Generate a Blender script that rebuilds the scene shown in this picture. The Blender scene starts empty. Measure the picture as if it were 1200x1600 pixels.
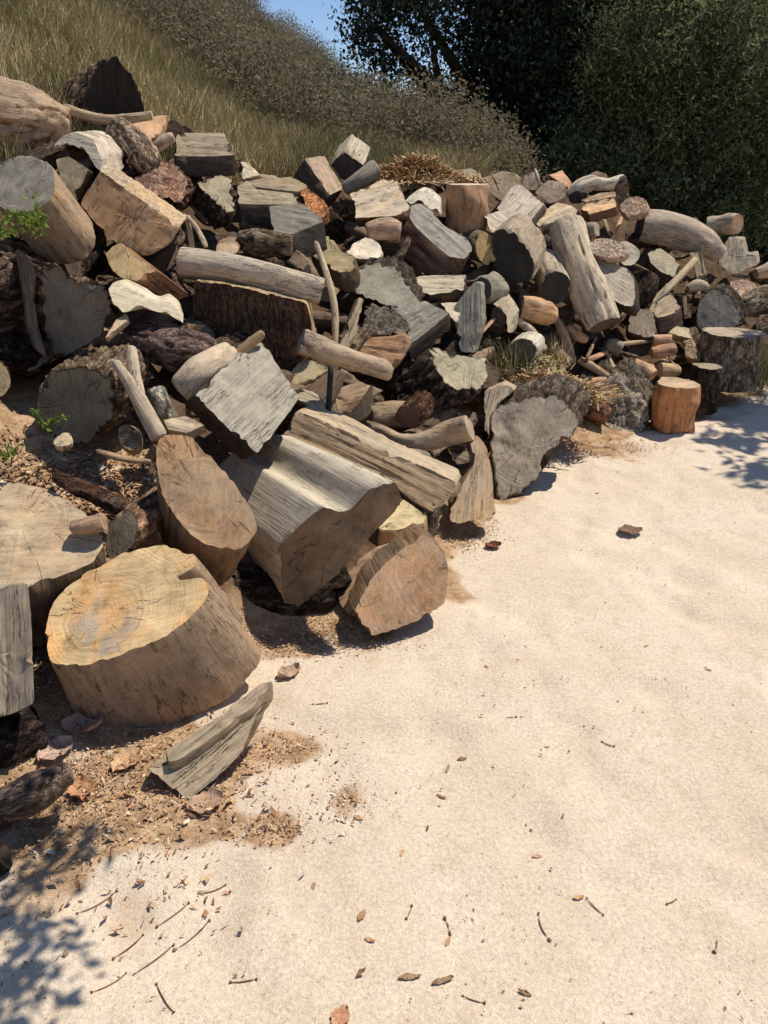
import bpy, math, random
import numpy as np
from mathutils import Vector
random.seed(7)
rng = np.random.default_rng(11)
scene = bpy.context.scene
COL = scene.collection
R = math.radians

# ------------------------------------------------------------------ camera
FPX = 1209.0; PITCH = R(24.5); HCAM = 1.6
cp_, sp_ = math.cos(PITCH), math.sin(PITCH)
CAM = np.array([0., 0., HCAM])
RT = np.array([1., 0., 0.]); FW = np.array([0., cp_, -sp_]); UP = np.array([0., sp_, cp_])
def at(px, py, d):
    """point of the place seen at photo position (px,py), d metres along the view axis"""
    return CAM + d * (FW + (px - 600.) / FPX * RT - (py - 800.) / FPX * UP)
def proj(P):
    q = np.asarray(P) - CAM; z = q @ FW
    return 600 + FPX * (q @ RT) / z, 800 - FPX * (q @ UP) / z, z
def ground_d(py, h=0.):
    return (HCAM - h) / (sp_ + cp_ * (py - 800.) / FPX)
cam_d = bpy.data.cameras.new("camera"); cam = bpy.data.objects.new("camera", cam_d); COL.objects.link(cam)
cam.location = CAM; cam.rotation_euler = (R(90) - PITCH, 0, 0)
cam_d.sensor_fit = 'VERTICAL'; cam_d.sensor_height = 24; cam_d.lens = FPX / 1600 * 24
cam_d.clip_start = 0.05; cam_d.clip_end = 2000
scene.camera = cam

# ------------------------------------------------------------------ noise
_perm = np.random.default_rng(3).random(65536)
def _h(ix, iy, iz):
    n = (ix * 374761393 + iy * 668265263 + iz * 2147483647 * 0 + iz * 1274126177) & 0x7fffffff
    n = ((n ^ (n >> 13)) * 1103515245) & 0x7fffffff
    return _perm[(n ^ (n >> 16)) & 65535]
def vnoise(P):
    P = np.asarray(P, float)
    i = np.floor(P).astype(np.int64); f = P - i; f = f * f * (3 - 2 * f)
    x, y, z = i[..., 0], i[..., 1], i[..., 2]; fx, fy, fz = f[..., 0], f[..., 1], f[..., 2]
    def L(a, b, t): return a + (b - a) * t
    c = L(L(L(_h(x, y, z), _h(x+1, y, z), fx), L(_h(x, y+1, z), _h(x+1, y+1, z), fx), fy),
          L(L(_h(x, y, z+1), _h(x+1, y, z+1), fx), L(_h(x, y+1, z+1), _h(x+1, y+1, z+1), fx), fy), fz)
    return c * 2 - 1
def fbm(P, o=4, g=.5, l=2.03):
    s = 0; a = 1; t = 0; P = np.asarray(P, float)
    for k in range(o):
        s = s + a * vnoise(P + k * 17.3); t += a; a *= g; P = P * l
    return s / t

# ------------------------------------------------------------------ thin plate splines
def tps_fit(X, v, lam=0.):
    X = np.asarray(X, float); v = np.asarray(v, float); n = len(X)
    sc = X.std(); Xn = X / sc
    r = np.linalg.norm(Xn[:, None] - Xn[None], axis=2); K = np.where(r > 0, r * r * np.log(r + 1e-12), 0) + lam * np.eye(n)
    P = np.hstack([np.ones((n, 1)), Xn]); A = np.block([[K, P], [P.T, np.zeros((3, 3))]])
    w = np.linalg.solve(A, np.concatenate([v, np.zeros(3)]))
    def f(Q):
        Q = np.atleast_2d(Q) / sc; out = np.empty(len(Q))
        for a in range(0, len(Q), 20000):
            q = Q[a:a+20000]; r = np.linalg.norm(q[:, None] - Xn[None], axis=2)
            out[a:a+20000] = np.where(r > 0, r * r * np.log(r + 1e-12), 0) @ w[:n] + w[n] + q @ w[n+1:]
        return out
    return f
FOOT = [(-60,1400),(20,1300),(100,1185),(250,1150),(430,1010),(560,990),(700,930),(780,800),(880,710),(1020,680),(1100,640),(1190,610),(1300,585)]
PILE = [(0,150,3.7),(-150,120,3.5),(140,190,3.95),(270,230,4.3),(380,265,4.6),(450,290,4.8),(545,260,5.1),(650,280,5.4),(750,280,5.7),(860,280,6.1),(980,290,6.5),
        (1060,350,6.6),(1150,370,6.9),(1230,400,7.1),(100,700,2.88),(-60,700,2.75),(220,720,2.95),(120,630,3.02),(100,480,3.22),(-80,500,3.05),(40,290,3.5),(-80,850,2.45),(90,850,2.55),
        (380,620,3.3),(390,430,3.95),(620,460,4.35),(640,640,3.85),(480,760,3.08),(350,800,2.85),(850,400,5.3),(900,540,5.1),(1050,450,6.0),(1050,560,5.6),
        (1180,470,6.4),(1300,500,6.8),(790,650,4.3),(520,360,4.75),(700,360,5.1)]
_cp = [(x, y, ground_d(y)) for x, y in FOOT] + PILE
_Dt = tps_fit([(a, b) for a, b, c in _cp], [c for a, b, c in _cp], 0.002)
def D(px, py): return float(_Dt(np.array([[px, py]]))[0])

# ------------------------------------------------------------------ mesh and property helpers
def mkmesh(name, V, F=None, loops=None, mats=(), attrs=None, smooth=True, matidx=None, sharp=None):
    me = bpy.data.meshes.new(name)
    me.from_pydata([tuple(v) for v in V] if not isinstance(V, np.ndarray) else V.tolist(), [], F)
    for m in mats: me.materials.append(m)
    if matidx is not None: me.polygons.foreach_set('material_index', np.asarray(matidx, dtype=np.int32))
    if smooth: me.polygons.foreach_set('use_smooth', np.ones(len(me.polygons), dtype=bool))
    if attrs:
        for k, a in attrs.items():
            a = np.asarray(a, dtype=np.float32)
            if a.ndim == 1:
                t = me.attributes.new(k, 'FLOAT', 'POINT'); t.data.foreach_set('value', a)
            else:
                t = me.attributes.new(k, 'FLOAT_VECTOR', 'POINT'); t.data.foreach_set('vector', a.ravel())
    me.update()
    if sharp and smooth: me.set_sharp_from_angle(angle=R(sharp))
    return me
def quads(name, V4, mat, attrs=None, nq=4, smooth=False):
    """V4: (n,nq,3) array of small faces -> one mesh, quick path"""
    n = len(V4); me = bpy.data.meshes.new(name)
    me.vertices.add(n * nq); me.vertices.foreach_set('co', V4.reshape(-1).astype(np.float32))
    me.loops.add(n * nq); me.loops.foreach_set('vertex_index', np.arange(n * nq, dtype=np.int32))
    me.polygons.add(n); me.polygons.foreach_set('loop_start', np.arange(0, n * nq, nq, dtype=np.int32))
    me.materials.append(mat)
    if attrs:
        for k, a in attrs.items():
            t = me.attributes.new(k, 'FLOAT', 'POINT'); t.data.foreach_set('value', np.repeat(a, nq).astype(np.float32))
    me.update(calc_edges=True); me.validate()
    return me
def link(name, data, parent=None, loc=None):
    o = bpy.data.objects.new(name, data); COL.objects.link(o)
    if parent is not None: o.parent = parent
    if loc is not None: o.location = loc
    return o
def tag(o, label=None, cat=None, group=None, kind=None):
    if label: o['label'] = label
    if cat: o['category'] = cat
    if group: o['group'] = group
    if kind: o['kind'] = kind
    return o
def lin(c, k=1.0):
    return tuple((((v/255.)/12.92) if v/255. <= .04045 else (((v/255.)+.055)/1.055)**2.4) * k for v in c)

# ------------------------------------------------------------------ node helpers
class NT:
    def __init__(s, name, rough=.9, spec=.15):
        s.m = bpy.data.materials.new(name); s.m.use_nodes = True; s.t = s.m.node_tree; s.t.nodes.clear()
        s.out = s.n('ShaderNodeOutputMaterial'); s.b = s.n('ShaderNodeBsdfPrincipled')
        s.b.inputs['Roughness'].default_value = rough; s.b.inputs['Specular IOR Level'].default_value = spec
        s.l(s.b.outputs[0], s.out.inputs[0])
    def n(s, t, **k):
        x = s.t.nodes.new(t)
        for a, b in k.items(): setattr(x, a, b)
        return x
    def l(s, a, b): s.t.links.new(a, b)
    def put(s, sock, v):
        if hasattr(v, 'is_output') or hasattr(v, 'links'): s.l(v, sock)
        else: sock.default_value = v
    def math(s, op, a, b=0., c=0., clamp=False):
        x = s.n('ShaderNodeMath', operation=op, use_clamp=clamp)
        s.put(x.inputs[0], a); s.put(x.inputs[1], b); s.put(x.inputs[2], c); return x.outputs[0]
    def vm(s, op, a, b=(0,0,0)):
        x = s.n('ShaderNodeVectorMath', operation=op); s.put(x.inputs[0], a); s.put(x.inputs[1], b)
        return x.outputs[1] if op in ('LENGTH', 'DOT_PRODUCT') else x.outputs[0]
    def noise(s, vec=None, scale=5, detail=4, rough=.55, dist=0., w=None, dim='3D'):
        x = s.n('ShaderNodeTexNoise', noise_dimensions=dim)
        if vec is not None: s.l(vec, x.inputs['Vector'])
        if w is not None: s.put(x.inputs['W'], w)
        x.inputs['Scale'].default_value = scale; x.inputs['Detail'].default_value = detail
        x.inputs['Roughness'].default_value = rough; x.inputs['Distortion'].default_value = dist
        return x.outputs[0]
    def vor(s, vec, scale, feat='F1'):
        x = s.n('ShaderNodeTexVoronoi', feature=feat); s.l(vec, x.inputs['Vector']); x.inputs['Scale'].default_value = scale
        return x
    def mr(s, v, a, b, c=0., d=1., smooth=True):
        x = s.n('ShaderNodeMapRange'); x.interpolation_type = 'SMOOTHSTEP' if smooth else 'LINEAR'
        s.put(x.inputs[0], v)
        for i, q in enumerate((a, b, c, d)): s.put(x.inputs[1+i], q)
        return x.outputs[0]
    def mix(s, f, a, b, blend='MIX'):
        x = s.n('ShaderNodeMix', data_type='RGBA', blend_type=blend, clamp_factor=True)
        s.put(x.inputs[0], f); s.put(x.inputs[6], a); s.put(x.inputs[7], b); return x.outputs[2]
    def attr(s, name, what='Fac'):
        return s.n('ShaderNodeAttribute', attribute_name=name).outputs[what]
    def grey(s, v):
        x = s.n('ShaderNodeCombineColor'); [s.put(x.inputs[i], v) for i in range(3)]; return x.outputs[0]
    def bump(s, h, dist=.002, strength=1.):
        x = s.n('ShaderNodeBump'); x.inputs['Distance'].default_value = dist; x.inputs['Strength'].default_value = strength
        s.l(h, x.inputs['Height']); s.l(x.outputs[0], s.b.inputs['Normal'])
    def color(s, c): s.put(s.b.inputs['Base Color'], c)

def wood_common(nt):
    g = nt.attr('g', 'Vector'); oi = nt.n('ShaderNodeObjectInfo')
    rnd = oi.outputs['Random']
    cb = nt.n('ShaderNodeCombineXYZ'); nt.put(cb.inputs[0], nt.math('MULTIPLY', rnd, 37.)); nt.put(cb.inputs[1], nt.math('MULTIPLY', rnd, 91.)); nt.put(cb.inputs[2], nt.math('MULTIPLY', rnd, 53.))
    gg = nt.vm('ADD', g, cb.outputs[0])
    return g, gg, oi.outputs['Color'], oi.outputs['Alpha']

def m_end():
    nt = NT('sawn_end_grain', .88, .12); g, gg, col, al = wood_common(nt)
    warp = nt.noise(gg, 9, 4); warp2 = nt.noise(gg, 45, 3)
    r = nt.vm('LENGTH', nt.vm('MULTIPLY', g, (1, 1, 0)))
    rw = nt.math('ADD', r, nt.math('ADD', nt.math('MULTIPLY', warp, .05), nt.math('MULTIPLY', warp2, .004)))
    ring = nt.noise(None, 1, 3, .6, dim='1D', w=nt.math('MULTIPLY', rw, 95.))
    ring2 = nt.noise(None, 1, 1, .5, dim='1D', w=nt.math('MULTIPLY', rw, 22.))
    sep = nt.n('ShaderNodeSeparateXYZ'); nt.l(g, sep.inputs[0])
    ang = nt.math('ARCTAN2', sep.outputs[1], sep.outputs[0])
    sg = nt.n('ShaderNodeSeparateXYZ'); nt.l(gg, sg.inputs[0]); rnd_ = nt.n('ShaderNodeObjectInfo').outputs['Random']
    cv = nt.n('ShaderNodeCombineXYZ'); nt.put(cv.inputs[0], nt.math('MULTIPLY', ang, 2.0)); nt.put(cv.inputs[1], nt.math('MULTIPLY', r, 1.6)); nt.put(cv.inputs[2], nt.math('MULTIPLY', rnd_, 40.))
    cn = nt.noise(cv.outputs[0], 1.6, 3, .5, .1)
    cr = nt.math('ABSOLUTE', nt.math('SUBTRACT', cn, .5))
    crack = nt.mr(cr, .0, .009, 1., 0.)
    crack = nt.math('MULTIPLY', crack, nt.mr(nt.noise(gg, 4.5, 3), .47, .56)); crack = nt.math('MULTIPLY', crack, nt.mr(r, .03, .08))
    fine = nt.noise(gg, 240, 3, .6)
    big = nt.noise(gg, 7, 4, .6)
    streak = nt.noise(nt.vm('MULTIPLY', gg, (1, .16, 1)), 75, 4, .65)   # saw scoring
    v = nt.math('ADD', nt.math('MULTIPLY', ring, .22), nt.math('MULTIPLY', ring2, .16)); v = nt.math('ADD', v, nt.math('MULTIPLY', fine, .35)); v = nt.math('ADD', v, nt.math('MULTIPLY', streak, .65))
    v = nt.math('ADD', v, nt.math('MULTIPLY', big, 1.1))
    v = nt.mr(v, .76, 1.60, .42, 1.5, False)
    c = nt.mix(1., col, nt.grey(v), 'MULTIPLY')
    warm = nt.mix(1., c, (1.16, .89, .64, 1), 'MULTIPLY')
    heart = nt.math('MULTIPLY', nt.mr(nt.math('ADD', r, nt.math('MULTIPLY', nt.math('ADD', warp, nt.math('MULTIPLY', warp2, .3)), .42)), .355, .385, 1., 0.), nt.math('GREATER_THAN', al, .7))
    c = nt.mix(nt.math('MULTIPLY', heart, .6), c, nt.mix(1., nt.grey(nt.math('MULTIPLY', v, .36)), (1.08, 1., .86, 1), 'MULTIPLY'))
    c = nt.mix(nt.math('MULTIPLY', nt.mr(nt.noise(gg, 5.5, 3, .6, .4), .42, .66), al), c, warm)
    dirt = nt.mr(nt.noise(gg, 16, 5, .65), .52, .72)
    c = nt.mix(nt.math('MULTIPLY', dirt, .6), c, nt.mix(1., c, (.45, .42, .38, 1), 'MULTIPLY'))
    c = nt.mix(nt.math('MULTIPLY', crack, .6), c, (.02, .016, .012, 1))
    rim = nt.attr('rim'); bk = nt.attr('barked')
    rr = nt.mr(nt.math('ADD', rim, nt.math('MULTIPLY', warp2, .03)), .965, .995)
    c = nt.mix(nt.math('MULTIPLY', rr, bk), c, nt.mix(1., c, (.34, .28, .23, 1), 'MULTIPLY'))
    nt.color(c)
    h = nt.math('ADD', nt.math('MULTIPLY', ring, .7), nt.math('MULTIPLY', streak, .9)); h = nt.math('ADD', h, nt.math('MULTIPLY', fine, .35)); h = nt.math('SUBTRACT', h, nt.math('MULTIPLY', crack, 1.2))
    nt.bump(h, .0032); return nt.m

def m_wood(name='weathered_split_wood', lo=.42, hi=1.5, ck=.62, bd=.0045):
    nt = NT(name, .88, .12); g, gg, col, al = wood_common(nt)
    s1 = nt.noise(nt.vm('MULTIPLY', gg, (1, 1, .05)), 150, 4, .62, .3)
    s2 = nt.noise(nt.vm('MULTIPLY', gg, (1, 1, .07)), 38, 4, .6, .5)
    s3 = nt.noise(nt.vm('MULTIPLY', gg, (1, 1, .3)), 9, 4, .6, .3)
    fn = nt.noise(gg, 130, 3, .6)
    cr = nt.mr(nt.math('ABSOLUTE', nt.math('SUBTRACT', s2, .47)), 0., .011, 1., 0.)
    cr = nt.math('MULTIPLY', cr, nt.mr(nt.noise(gg, 6, 2), .42, .6))
    mo = nt.noise(gg, 26, 5, .7)
    v = nt.math('ADD', nt.math('MULTIPLY', s1, .6), nt.math('MULTIPLY', s2, .5)); v = nt.math('ADD', v, nt.math('MULTIPLY', s3, .5)); v = nt.math('ADD', v, nt.math('MULTIPLY', fn, .3)); v = nt.math('ADD', v, nt.math('MULTIPLY', mo, .75))
    v = nt.mr(v, .85, 1.75, lo, hi, False)
    c = nt.mix(1., col, nt.grey(v), 'MULTIPLY')
    warm = nt.mix(1., c, (1.15, .93, .66, 1), 'MULTIPLY')
    c = nt.mix(nt.math('MULTIPLY', nt.mr(s3, .42, .62), al), c, warm)
    c = nt.mix(nt.math('MULTIPLY', nt.mr(nt.noise(gg, 20, 5, .7), .56, .7), .5), c, nt.mix(1., c, (.4, .34, .3, 1), 'MULTIPLY'))
    c = nt.mix(nt.math('MULTIPLY', cr, ck), c, (.03, .022, .016, 1))
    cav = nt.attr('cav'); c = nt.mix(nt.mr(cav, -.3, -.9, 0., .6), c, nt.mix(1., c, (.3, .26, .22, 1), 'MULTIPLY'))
    nt.color(c)
    h = nt.math('ADD', nt.math('MULTIPLY', s1, .8), nt.math('MULTIPLY', s2, 1.2)); h = nt.math('SUBTRACT', h, nt.math('MULTIPLY', cr, 1.6))
    nt.bump(h, bd); return nt.m

def m_bark():
    nt = NT('rough_bark', .95, .08); g, gg, col, al = wood_common(nt)
    sv = nt.vm('MULTIPLY', gg, (1, 1, .35)); wv = nt.n('ShaderNodeTexNoise'); nt.l(sv, wv.inputs['Vector']); wv.inputs['Scale'].default_value = 14; wv.inputs['Detail'].default_value = 3
    sw = nt.vm('ADD', sv, nt.vm('MULTIPLY', wv.outputs['Color'], (.10, .10, .10)))
    r1 = nt.math('ABSOLUTE', nt.math('SUBTRACT', nt.noise(sw, 26, 5, .62), .5)); r2 = nt.math('ABSOLUTE', nt.math('SUBTRACT', nt.noise(sw, 62, 4, .6), .5))
    cre = nt.math('MINIMUM', nt.mr(r1, .0, .055), nt.math('ADD', nt.mr(r2, .0, .05), .3))
    n1 = nt.noise(sv, 60, 5, .65); n2 = nt.noise(gg, 10, 4, .6); n3 = nt.noise(gg, 190, 3, .6)
    v = nt.math('ADD', nt.math('MULTIPLY', n1, .9), nt.math('MULTIPLY', n3, .6)); v = nt.math('ADD', v, nt.math('MULTIPLY', n2, .6))
    v = nt.mr(v, .72, 1.4, .5, 1.85, False)
    c = nt.mix(1., col, nt.grey(v), 'MULTIPLY')
    c = nt.mix(nt.math('MULTIPLY', nt.mr(n2, .45, .65), al), c, nt.mix(1., c, (1.15, .9, .7, 1), 'MULTIPLY'))
    lich = nt.mr(nt.noise(gg, 17, 4, .7), .55, .66); c = nt.mix(nt.math('MULTIPLY', lich, .4), c, (*lin((168,158,136), .8), 1))
    c = nt.mix(nt.mr(cre, 0, 1, .8, 0., False), c, nt.mix(1., c, (.2, .17, .15, 1), 'MULTIPLY'))
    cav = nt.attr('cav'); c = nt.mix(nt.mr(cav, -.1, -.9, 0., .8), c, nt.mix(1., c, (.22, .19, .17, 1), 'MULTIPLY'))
    nt.color(c)
    h = nt.math('ADD', nt.math('MULTIPLY', cre, .6), nt.math('MULTIPLY', n1, 1.0)); h = nt.math('ADD', h, nt.math('MULTIPLY', n3, .3))
    nt.bump(h, .008); return nt.m
ME, MW, MB = m_end(), m_wood(), m_bark()
MATS = {'e': ME, 'w': MW, 'b': MB, 'p': m_wood('smooth_bleached_wood', .72, 1.22, .3, .003)}

# ------------------------------------------------------------------ piece builders
def catmull(P, n, closed=True):
    P = np.asarray(P, float); m = len(P)
    if closed: A = [P[(i + k) % m] for k in (-1, 0, 1, 2) for i in range(m)]; A = np.array(A).reshape(4, m, -1); seg = m
    else:
        Q = np.vstack([2 * P[0] - P[1], P, 2 * P[-1] - P[-2]]); A = np.array([Q[k:k + m - 1] for k in range(4)]); seg = m - 1
    t = np.linspace(0, seg, n, endpoint=not closed); i = np.minimum(t.astype(int), seg - 1); f = (t - i)[:, None]
    a, b, c, d = A[0][i], A[1][i], A[2][i], A[3][i]
    return .5 * (2*b + (c - a)*f + (2*a - 5*b + 4*c - d)*f**2 + (3*b - a - 3*c + d)*f**3)
def resample(P, n):
    P = np.asarray(P, float); Q = np.vstack([P, P[:1]]); L = np.r_[0, np.cumsum(np.linalg.norm(np.diff(Q, axis=0), axis=1))]
    t = np.linspace(0, L[-1], n, endpoint=False); return np.stack([np.interp(t, L, Q[:, k]) for k in range(Q.shape[1])], 1)
def ell(cx, cy, a, b, rot=0, n=18, wob=.035):
    sd = (cx * 7 + cy * 13) % 100
    t = np.linspace(0, 2*math.pi, n, endpoint=False); r = 1 + wob * 2 * fbm(np.stack([np.cos(t)*1.3 + sd, np.sin(t)*1.3, t*0], 1), 2)
    x, y = a*np.cos(t)*r, b*np.sin(t)*r; c, s = math.cos(R(rot)), math.sin(R(rot))
    return np.stack([cx + x*c - y*s, cy + x*s + y*c], 1)
def unit(v): v = np.asarray(v, float); return v / np.linalg.norm(v)
_seed = [0]
def side_disp(kind, G, rad):
    """height field of the long faces: longitudinal checks on bare wood, furrowed plates on bark"""
    if kind == 'b':
        q = G * np.array([24., 24., 6.5]); w = fbm(G * 9, 3)
        a = 1 - np.abs(fbm(q + w[:, None] * 1.6, 3)) * 3.0
        h = -np.clip(a, 0, 1) * 1.0 + .35 * fbm(G * 60, 2) + .5 * w
        return h, min(.013, rad * .085)
    q = G * np.array([30., 30., 2.6]); a = fbm(q, 3); c = 1 - np.clip(np.abs(fbm(G * np.array([13., 13., 1.1]) + 5, 2)) * 9, 0, 1)
    return .6 * a - .9 * c * (fbm(G*5, 2) > -.1), min(.0055, rad * .045)
def finish(rings, frame, pith, side, cap, n, opt):
    """rings: (M,N,3). returns list of (partname, V, F, attrs, kind)"""
    M, N, _ = rings.shape; xg, yg, zg = frame; _seed[0] += 1; off = np.array([_seed[0]*3.17, _seed[0]*1.91, _seed[0]*2.3])
    flat = rings.reshape(-1, 3); G = np.stack([(flat - pith) @ xg, (flat - pith) @ yg, (flat - pith) @ zg], 1)
    tang = np.roll(rings, -1, 1) - np.roll(rings, 1, 1); ax = np.gradient(rings, axis=0)
    nr = np.cross(tang, ax); nr /= np.linalg.norm(nr, axis=2, keepdims=True) + 1e-9
    c0 = rings.mean(1, keepdims=True)
    if ((rings - c0) * nr).sum() < 0: nr = -nr; flip = True
    else: flip = False
    rad = np.linalg.norm(rings - c0, axis=2).mean()
    h, amp = side_disp(side, G + off, rad); amp *= opt.get('rough', 1.) * 1.2
    kn = np.zeros(M*N)
    if opt.get('knots'):
        kr = np.random.default_rng(_seed[0])
        for _ in range(opt['knots']):
            kk = flat[kr.integers(M*N)]; kn += np.exp(-((flat - kk)**2).sum(1) / (rad*kr.uniform(.25, .5))**2) * rad * kr.uniform(.08, .22)
    h = h.reshape(M, N); kn = kn.reshape(M, N); big = fbm((G + off) * opt.get('lf', 5.), 3).reshape(M, N) * rad * opt.get('lump', .05)
    tt = np.linspace(0, 1, M)[:, None]; Ltot = np.linalg.norm(c0[-1] - c0[0]) + 1e-6
    edge = np.minimum(tt, 1 - tt) * Ltot; wear = np.clip(1 - edge / .008, 0, 1) ** 2 * .0035 * opt.get('wear', 1.)
    chip = np.clip(fbm((flat + off)*20, 3).reshape(M, N) - .08, 0, 1) * np.clip(1 - edge/.04, 0, 1) * min(.05, rad*.4) * opt.get('wear', 1.)
    disp = h * amp + big + kn - chip - wear - np.clip(1 - edge/.02, 0, 1) * .002 * (vnoise((flat + off)*70).reshape(M, N) + .3)
    V = rings + nr * disp[..., None]
    parts = []
    F = []
    idx = np.arange(M*N).reshape(M, N); a = idx[:-1]; b = np.roll(idx, -1, 1)[:-1]; c = np.roll(idx, -1, 1)[1:]; d = idx[1:]
    q = np.stack([a, b, c, d], -1).reshape(-1, 4)
    if not flip: q = q[:, ::-1]
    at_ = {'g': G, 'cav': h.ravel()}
    parts.append(('side', V.reshape(-1, 3), q.tolist(), at_, side))
    for end in (0, -1):
        rim = V[end]; outn = unit(c0[0, 0] - c0[1, 0]) if end == 0 else unit(c0[-1, 0] - c0[-2, 0])
        if end == 0 and n is not None: outn = n
        if opt.get('ngon'):
            o = rim; nn = np.cross(o[1:-1] - o[0], o[2:] - o[0]).sum(0); ids = list(range(N))
            if nn @ outn < 0: ids = ids[::-1]
            g2 = np.stack([(o - pith) @ xg, (o - pith) @ yg, (o - pith) @ zg], 1)
            parts.append(('cap', o, [ids], {'g': g2, 'rim': np.zeros(N), 'barked': np.zeros(N), 'cav': np.zeros(N)}, cap))
            continue
        kc = rim.mean(0) if (opt.get('kc') is None or end == -1) else opt['kc']
        K = max(3, min(26, int(rad / opt.get('cell', .01)))) if end == 0 else 3
        fr = np.linspace(0, 1, K + 1)[1:]
        mid = rim.mean(0); cr_ = np.cross(rim - mid, np.roll(rim, -1, 0) - mid).sum(0); pn = unit(cr_) if np.linalg.norm(cr_) > 0 else outn
        oop = ((rim - mid) @ pn)[:, None] * pn; flat_ = rim - oop; kc = kc - ((kc - mid) @ pn) * pn
        P = [kc[None]]; rm = [np.zeros(1)]
        for f in fr: P.append(kc + (flat_ - kc) * f + oop * f**14); rm.append(np.full(N, f))
        P = np.vstack(P); rm = np.concatenate(rm)
        g2 = np.stack([(P - pith) @ xg, (P - pith) @ yg, (P - pith) @ zg], 1)
        dz = (fbm((g2 + off) * 14, 3) * .006 + fbm((g2+off) * np.array([70, 12, 30]), 2) * .0018) * opt.get('capr', 1.) * np.clip((1 - rm) * 5, 0, 1)
        if cap == 'w': dz = dz + (fbm((g2 + off) * np.array([55, 55, 3.]), 3) * .008 - np.clip(.06 - np.abs(fbm((g2 + off) * np.array([16, 16, .9]), 2)), 0, 1) * .10) * np.clip((1 - rm) * 6, 0, 1)
        if opt.get('gouge') and end == 0:
            gv = fbm((g2 + off) * 9, 3); dz = dz - np.clip(gv - .05, 0, 1) * opt['gouge'] * np.clip((1-rm)*4, 0, 1)
        P = P + outn * dz[:, None]
        F = []; i1 = 1 + np.arange(N); F += [[0, int(i1[k]), int(i1[(k+1) % N])] for k in range(N)]
        for j in range(K - 1):
            a = 1 + j*N + np.arange(N); b = np.roll(a, -1); F += np.stack([a, a + N, b + N, b], -1).tolist()
        nn = np.cross(rim[1:-1] - rim[0], rim[2:] - rim[0]).sum(0)
        tri = np.cross(P[1] - P[0], P[2] - P[0])
        if nn @ outn < 0: F = [f[::-1] for f in F]
        parts.append(('cap', P, F, {'g': g2, 'rim': rm, 'barked': np.full(len(P), 1. if side == 'b' or opt.get('rimdark') else 0.), 'cav': np.clip(dz/.004, -1, 0) * 0}, cap))
    return parts
def frame_from(z):
    z = unit(z); x = unit(np.cross(z, (0.13, .21, 1.) if abs(z[2]) < .9 else (1, .1, 0))); return x, np.cross(z, x), z

def poly_body(poly, E=None, n=None, d=None, off=0., L=None, rnd=False, taper=1., gdir=None, pith=None, side='w', cap='e', el=None, **opt):
    poly = np.asarray(poly, float)
    cx, cy = (poly.max(0) + poly.min(0)) / 2 if opt.get('bb') else poly.mean(0)
    dc = (D(cx, cy) if d is None else d) + off; C0 = at(cx, cy, dc); w = unit(CAM - C0)
    if n is None and el is not None:
        a, b, rot = el; th = math.acos(min(1, min(a, b)/max(a, b)))
        rt = unit(np.cross(UP, w)); up = np.cross(w, rt)
        if rt @ RT < 0: rt = -rt
        ang = R(rot + (90 if a >= b else 0)); m3 = math.cos(ang)*rt - math.sin(ang)*up
        if E is not None: e2 = E[0]*rt - E[1]*up; sg = -1 if m3 @ e2 > 0 else 1
        else: sg = 1 if m3[2] > 0 else -1
        n = math.cos(th)*w + math.sin(th)*sg*m3
    n = unit(n if n is not None else w*.8 + np.array([0, 0, .5]))
    if n @ w < .12: n = unit(n + w * (.2 - n @ w))
    if E is not None: Ev = at(cx + E[0], cy + E[1], dc + E[2]) - C0
    else: Ev = -n * L
    scale = dc / FPX
    size = np.ptp(poly, axis=0).max() * scale; cell = opt.get('cell', max(.007, min(.014, size/26)))
    cell = max(cell, dc * .0022); opt['cell'] = cell
    per = np.linalg.norm(np.roll(poly, -1, 0) - poly, axis=1).sum() * scale
    N = int(max(20, min(180, per / cell)))
    P2 = catmull(poly, N*3) if rnd else poly
    if not rnd:      # soften corners
        P2 = resample(poly, N*3); k = max(1, int(N*3*.012))
        P2 = (np.roll(P2, k, 0) + P2 + np.roll(P2, -k, 0)) / 3
    P2 = resample(P2, N)
    def onto(q):
        ray = FW + (q[0]-600)/FPX*RT - (q[1]-800)/FPX*UP
        t = ((C0 - CAM) @ n) / (ray @ n); return CAM + ray * t
    P0 = np.array([onto(q) for q in P2]); cen = P0.mean(0)
    mx = size * 2.2     # guard against runaway points on steep planes
    dv = P0 - cen; ln = np.linalg.norm(dv, axis=1); P0 = cen + dv * np.minimum(1, mx / ln)[:, None]
    Ln = np.linalg.norm(Ev); M = int(max(4, min(70, Ln / cell)))
    t = np.linspace(0, 1, M)
    bend = opt.get('bend'); bv = np.zeros(3) if bend is None else bend[0]*RT - bend[1]*UP
    rings = np.array([cen + (P0 - cen) * (1 + (taper - 1)*u) + Ev * u + bv * scale * 4*u*(1-u) for u in t])
    zg = Ev if gdir is None else (onto((cx + gdir[0], cy + gdir[1])) - onto((cx, cy)))
    fr = frame_from(zg); pt = cen if pith is None else onto(pith)
    if gdir is not None and cap == 'e': cap = 'w'
    kc = opt.pop('kcp', None)
    if kc is not None: opt['kc'] = onto(kc)
    if gdir is not None: pt = cen
    return finish(rings, fr, pt, side, cap, n, opt)

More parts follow.
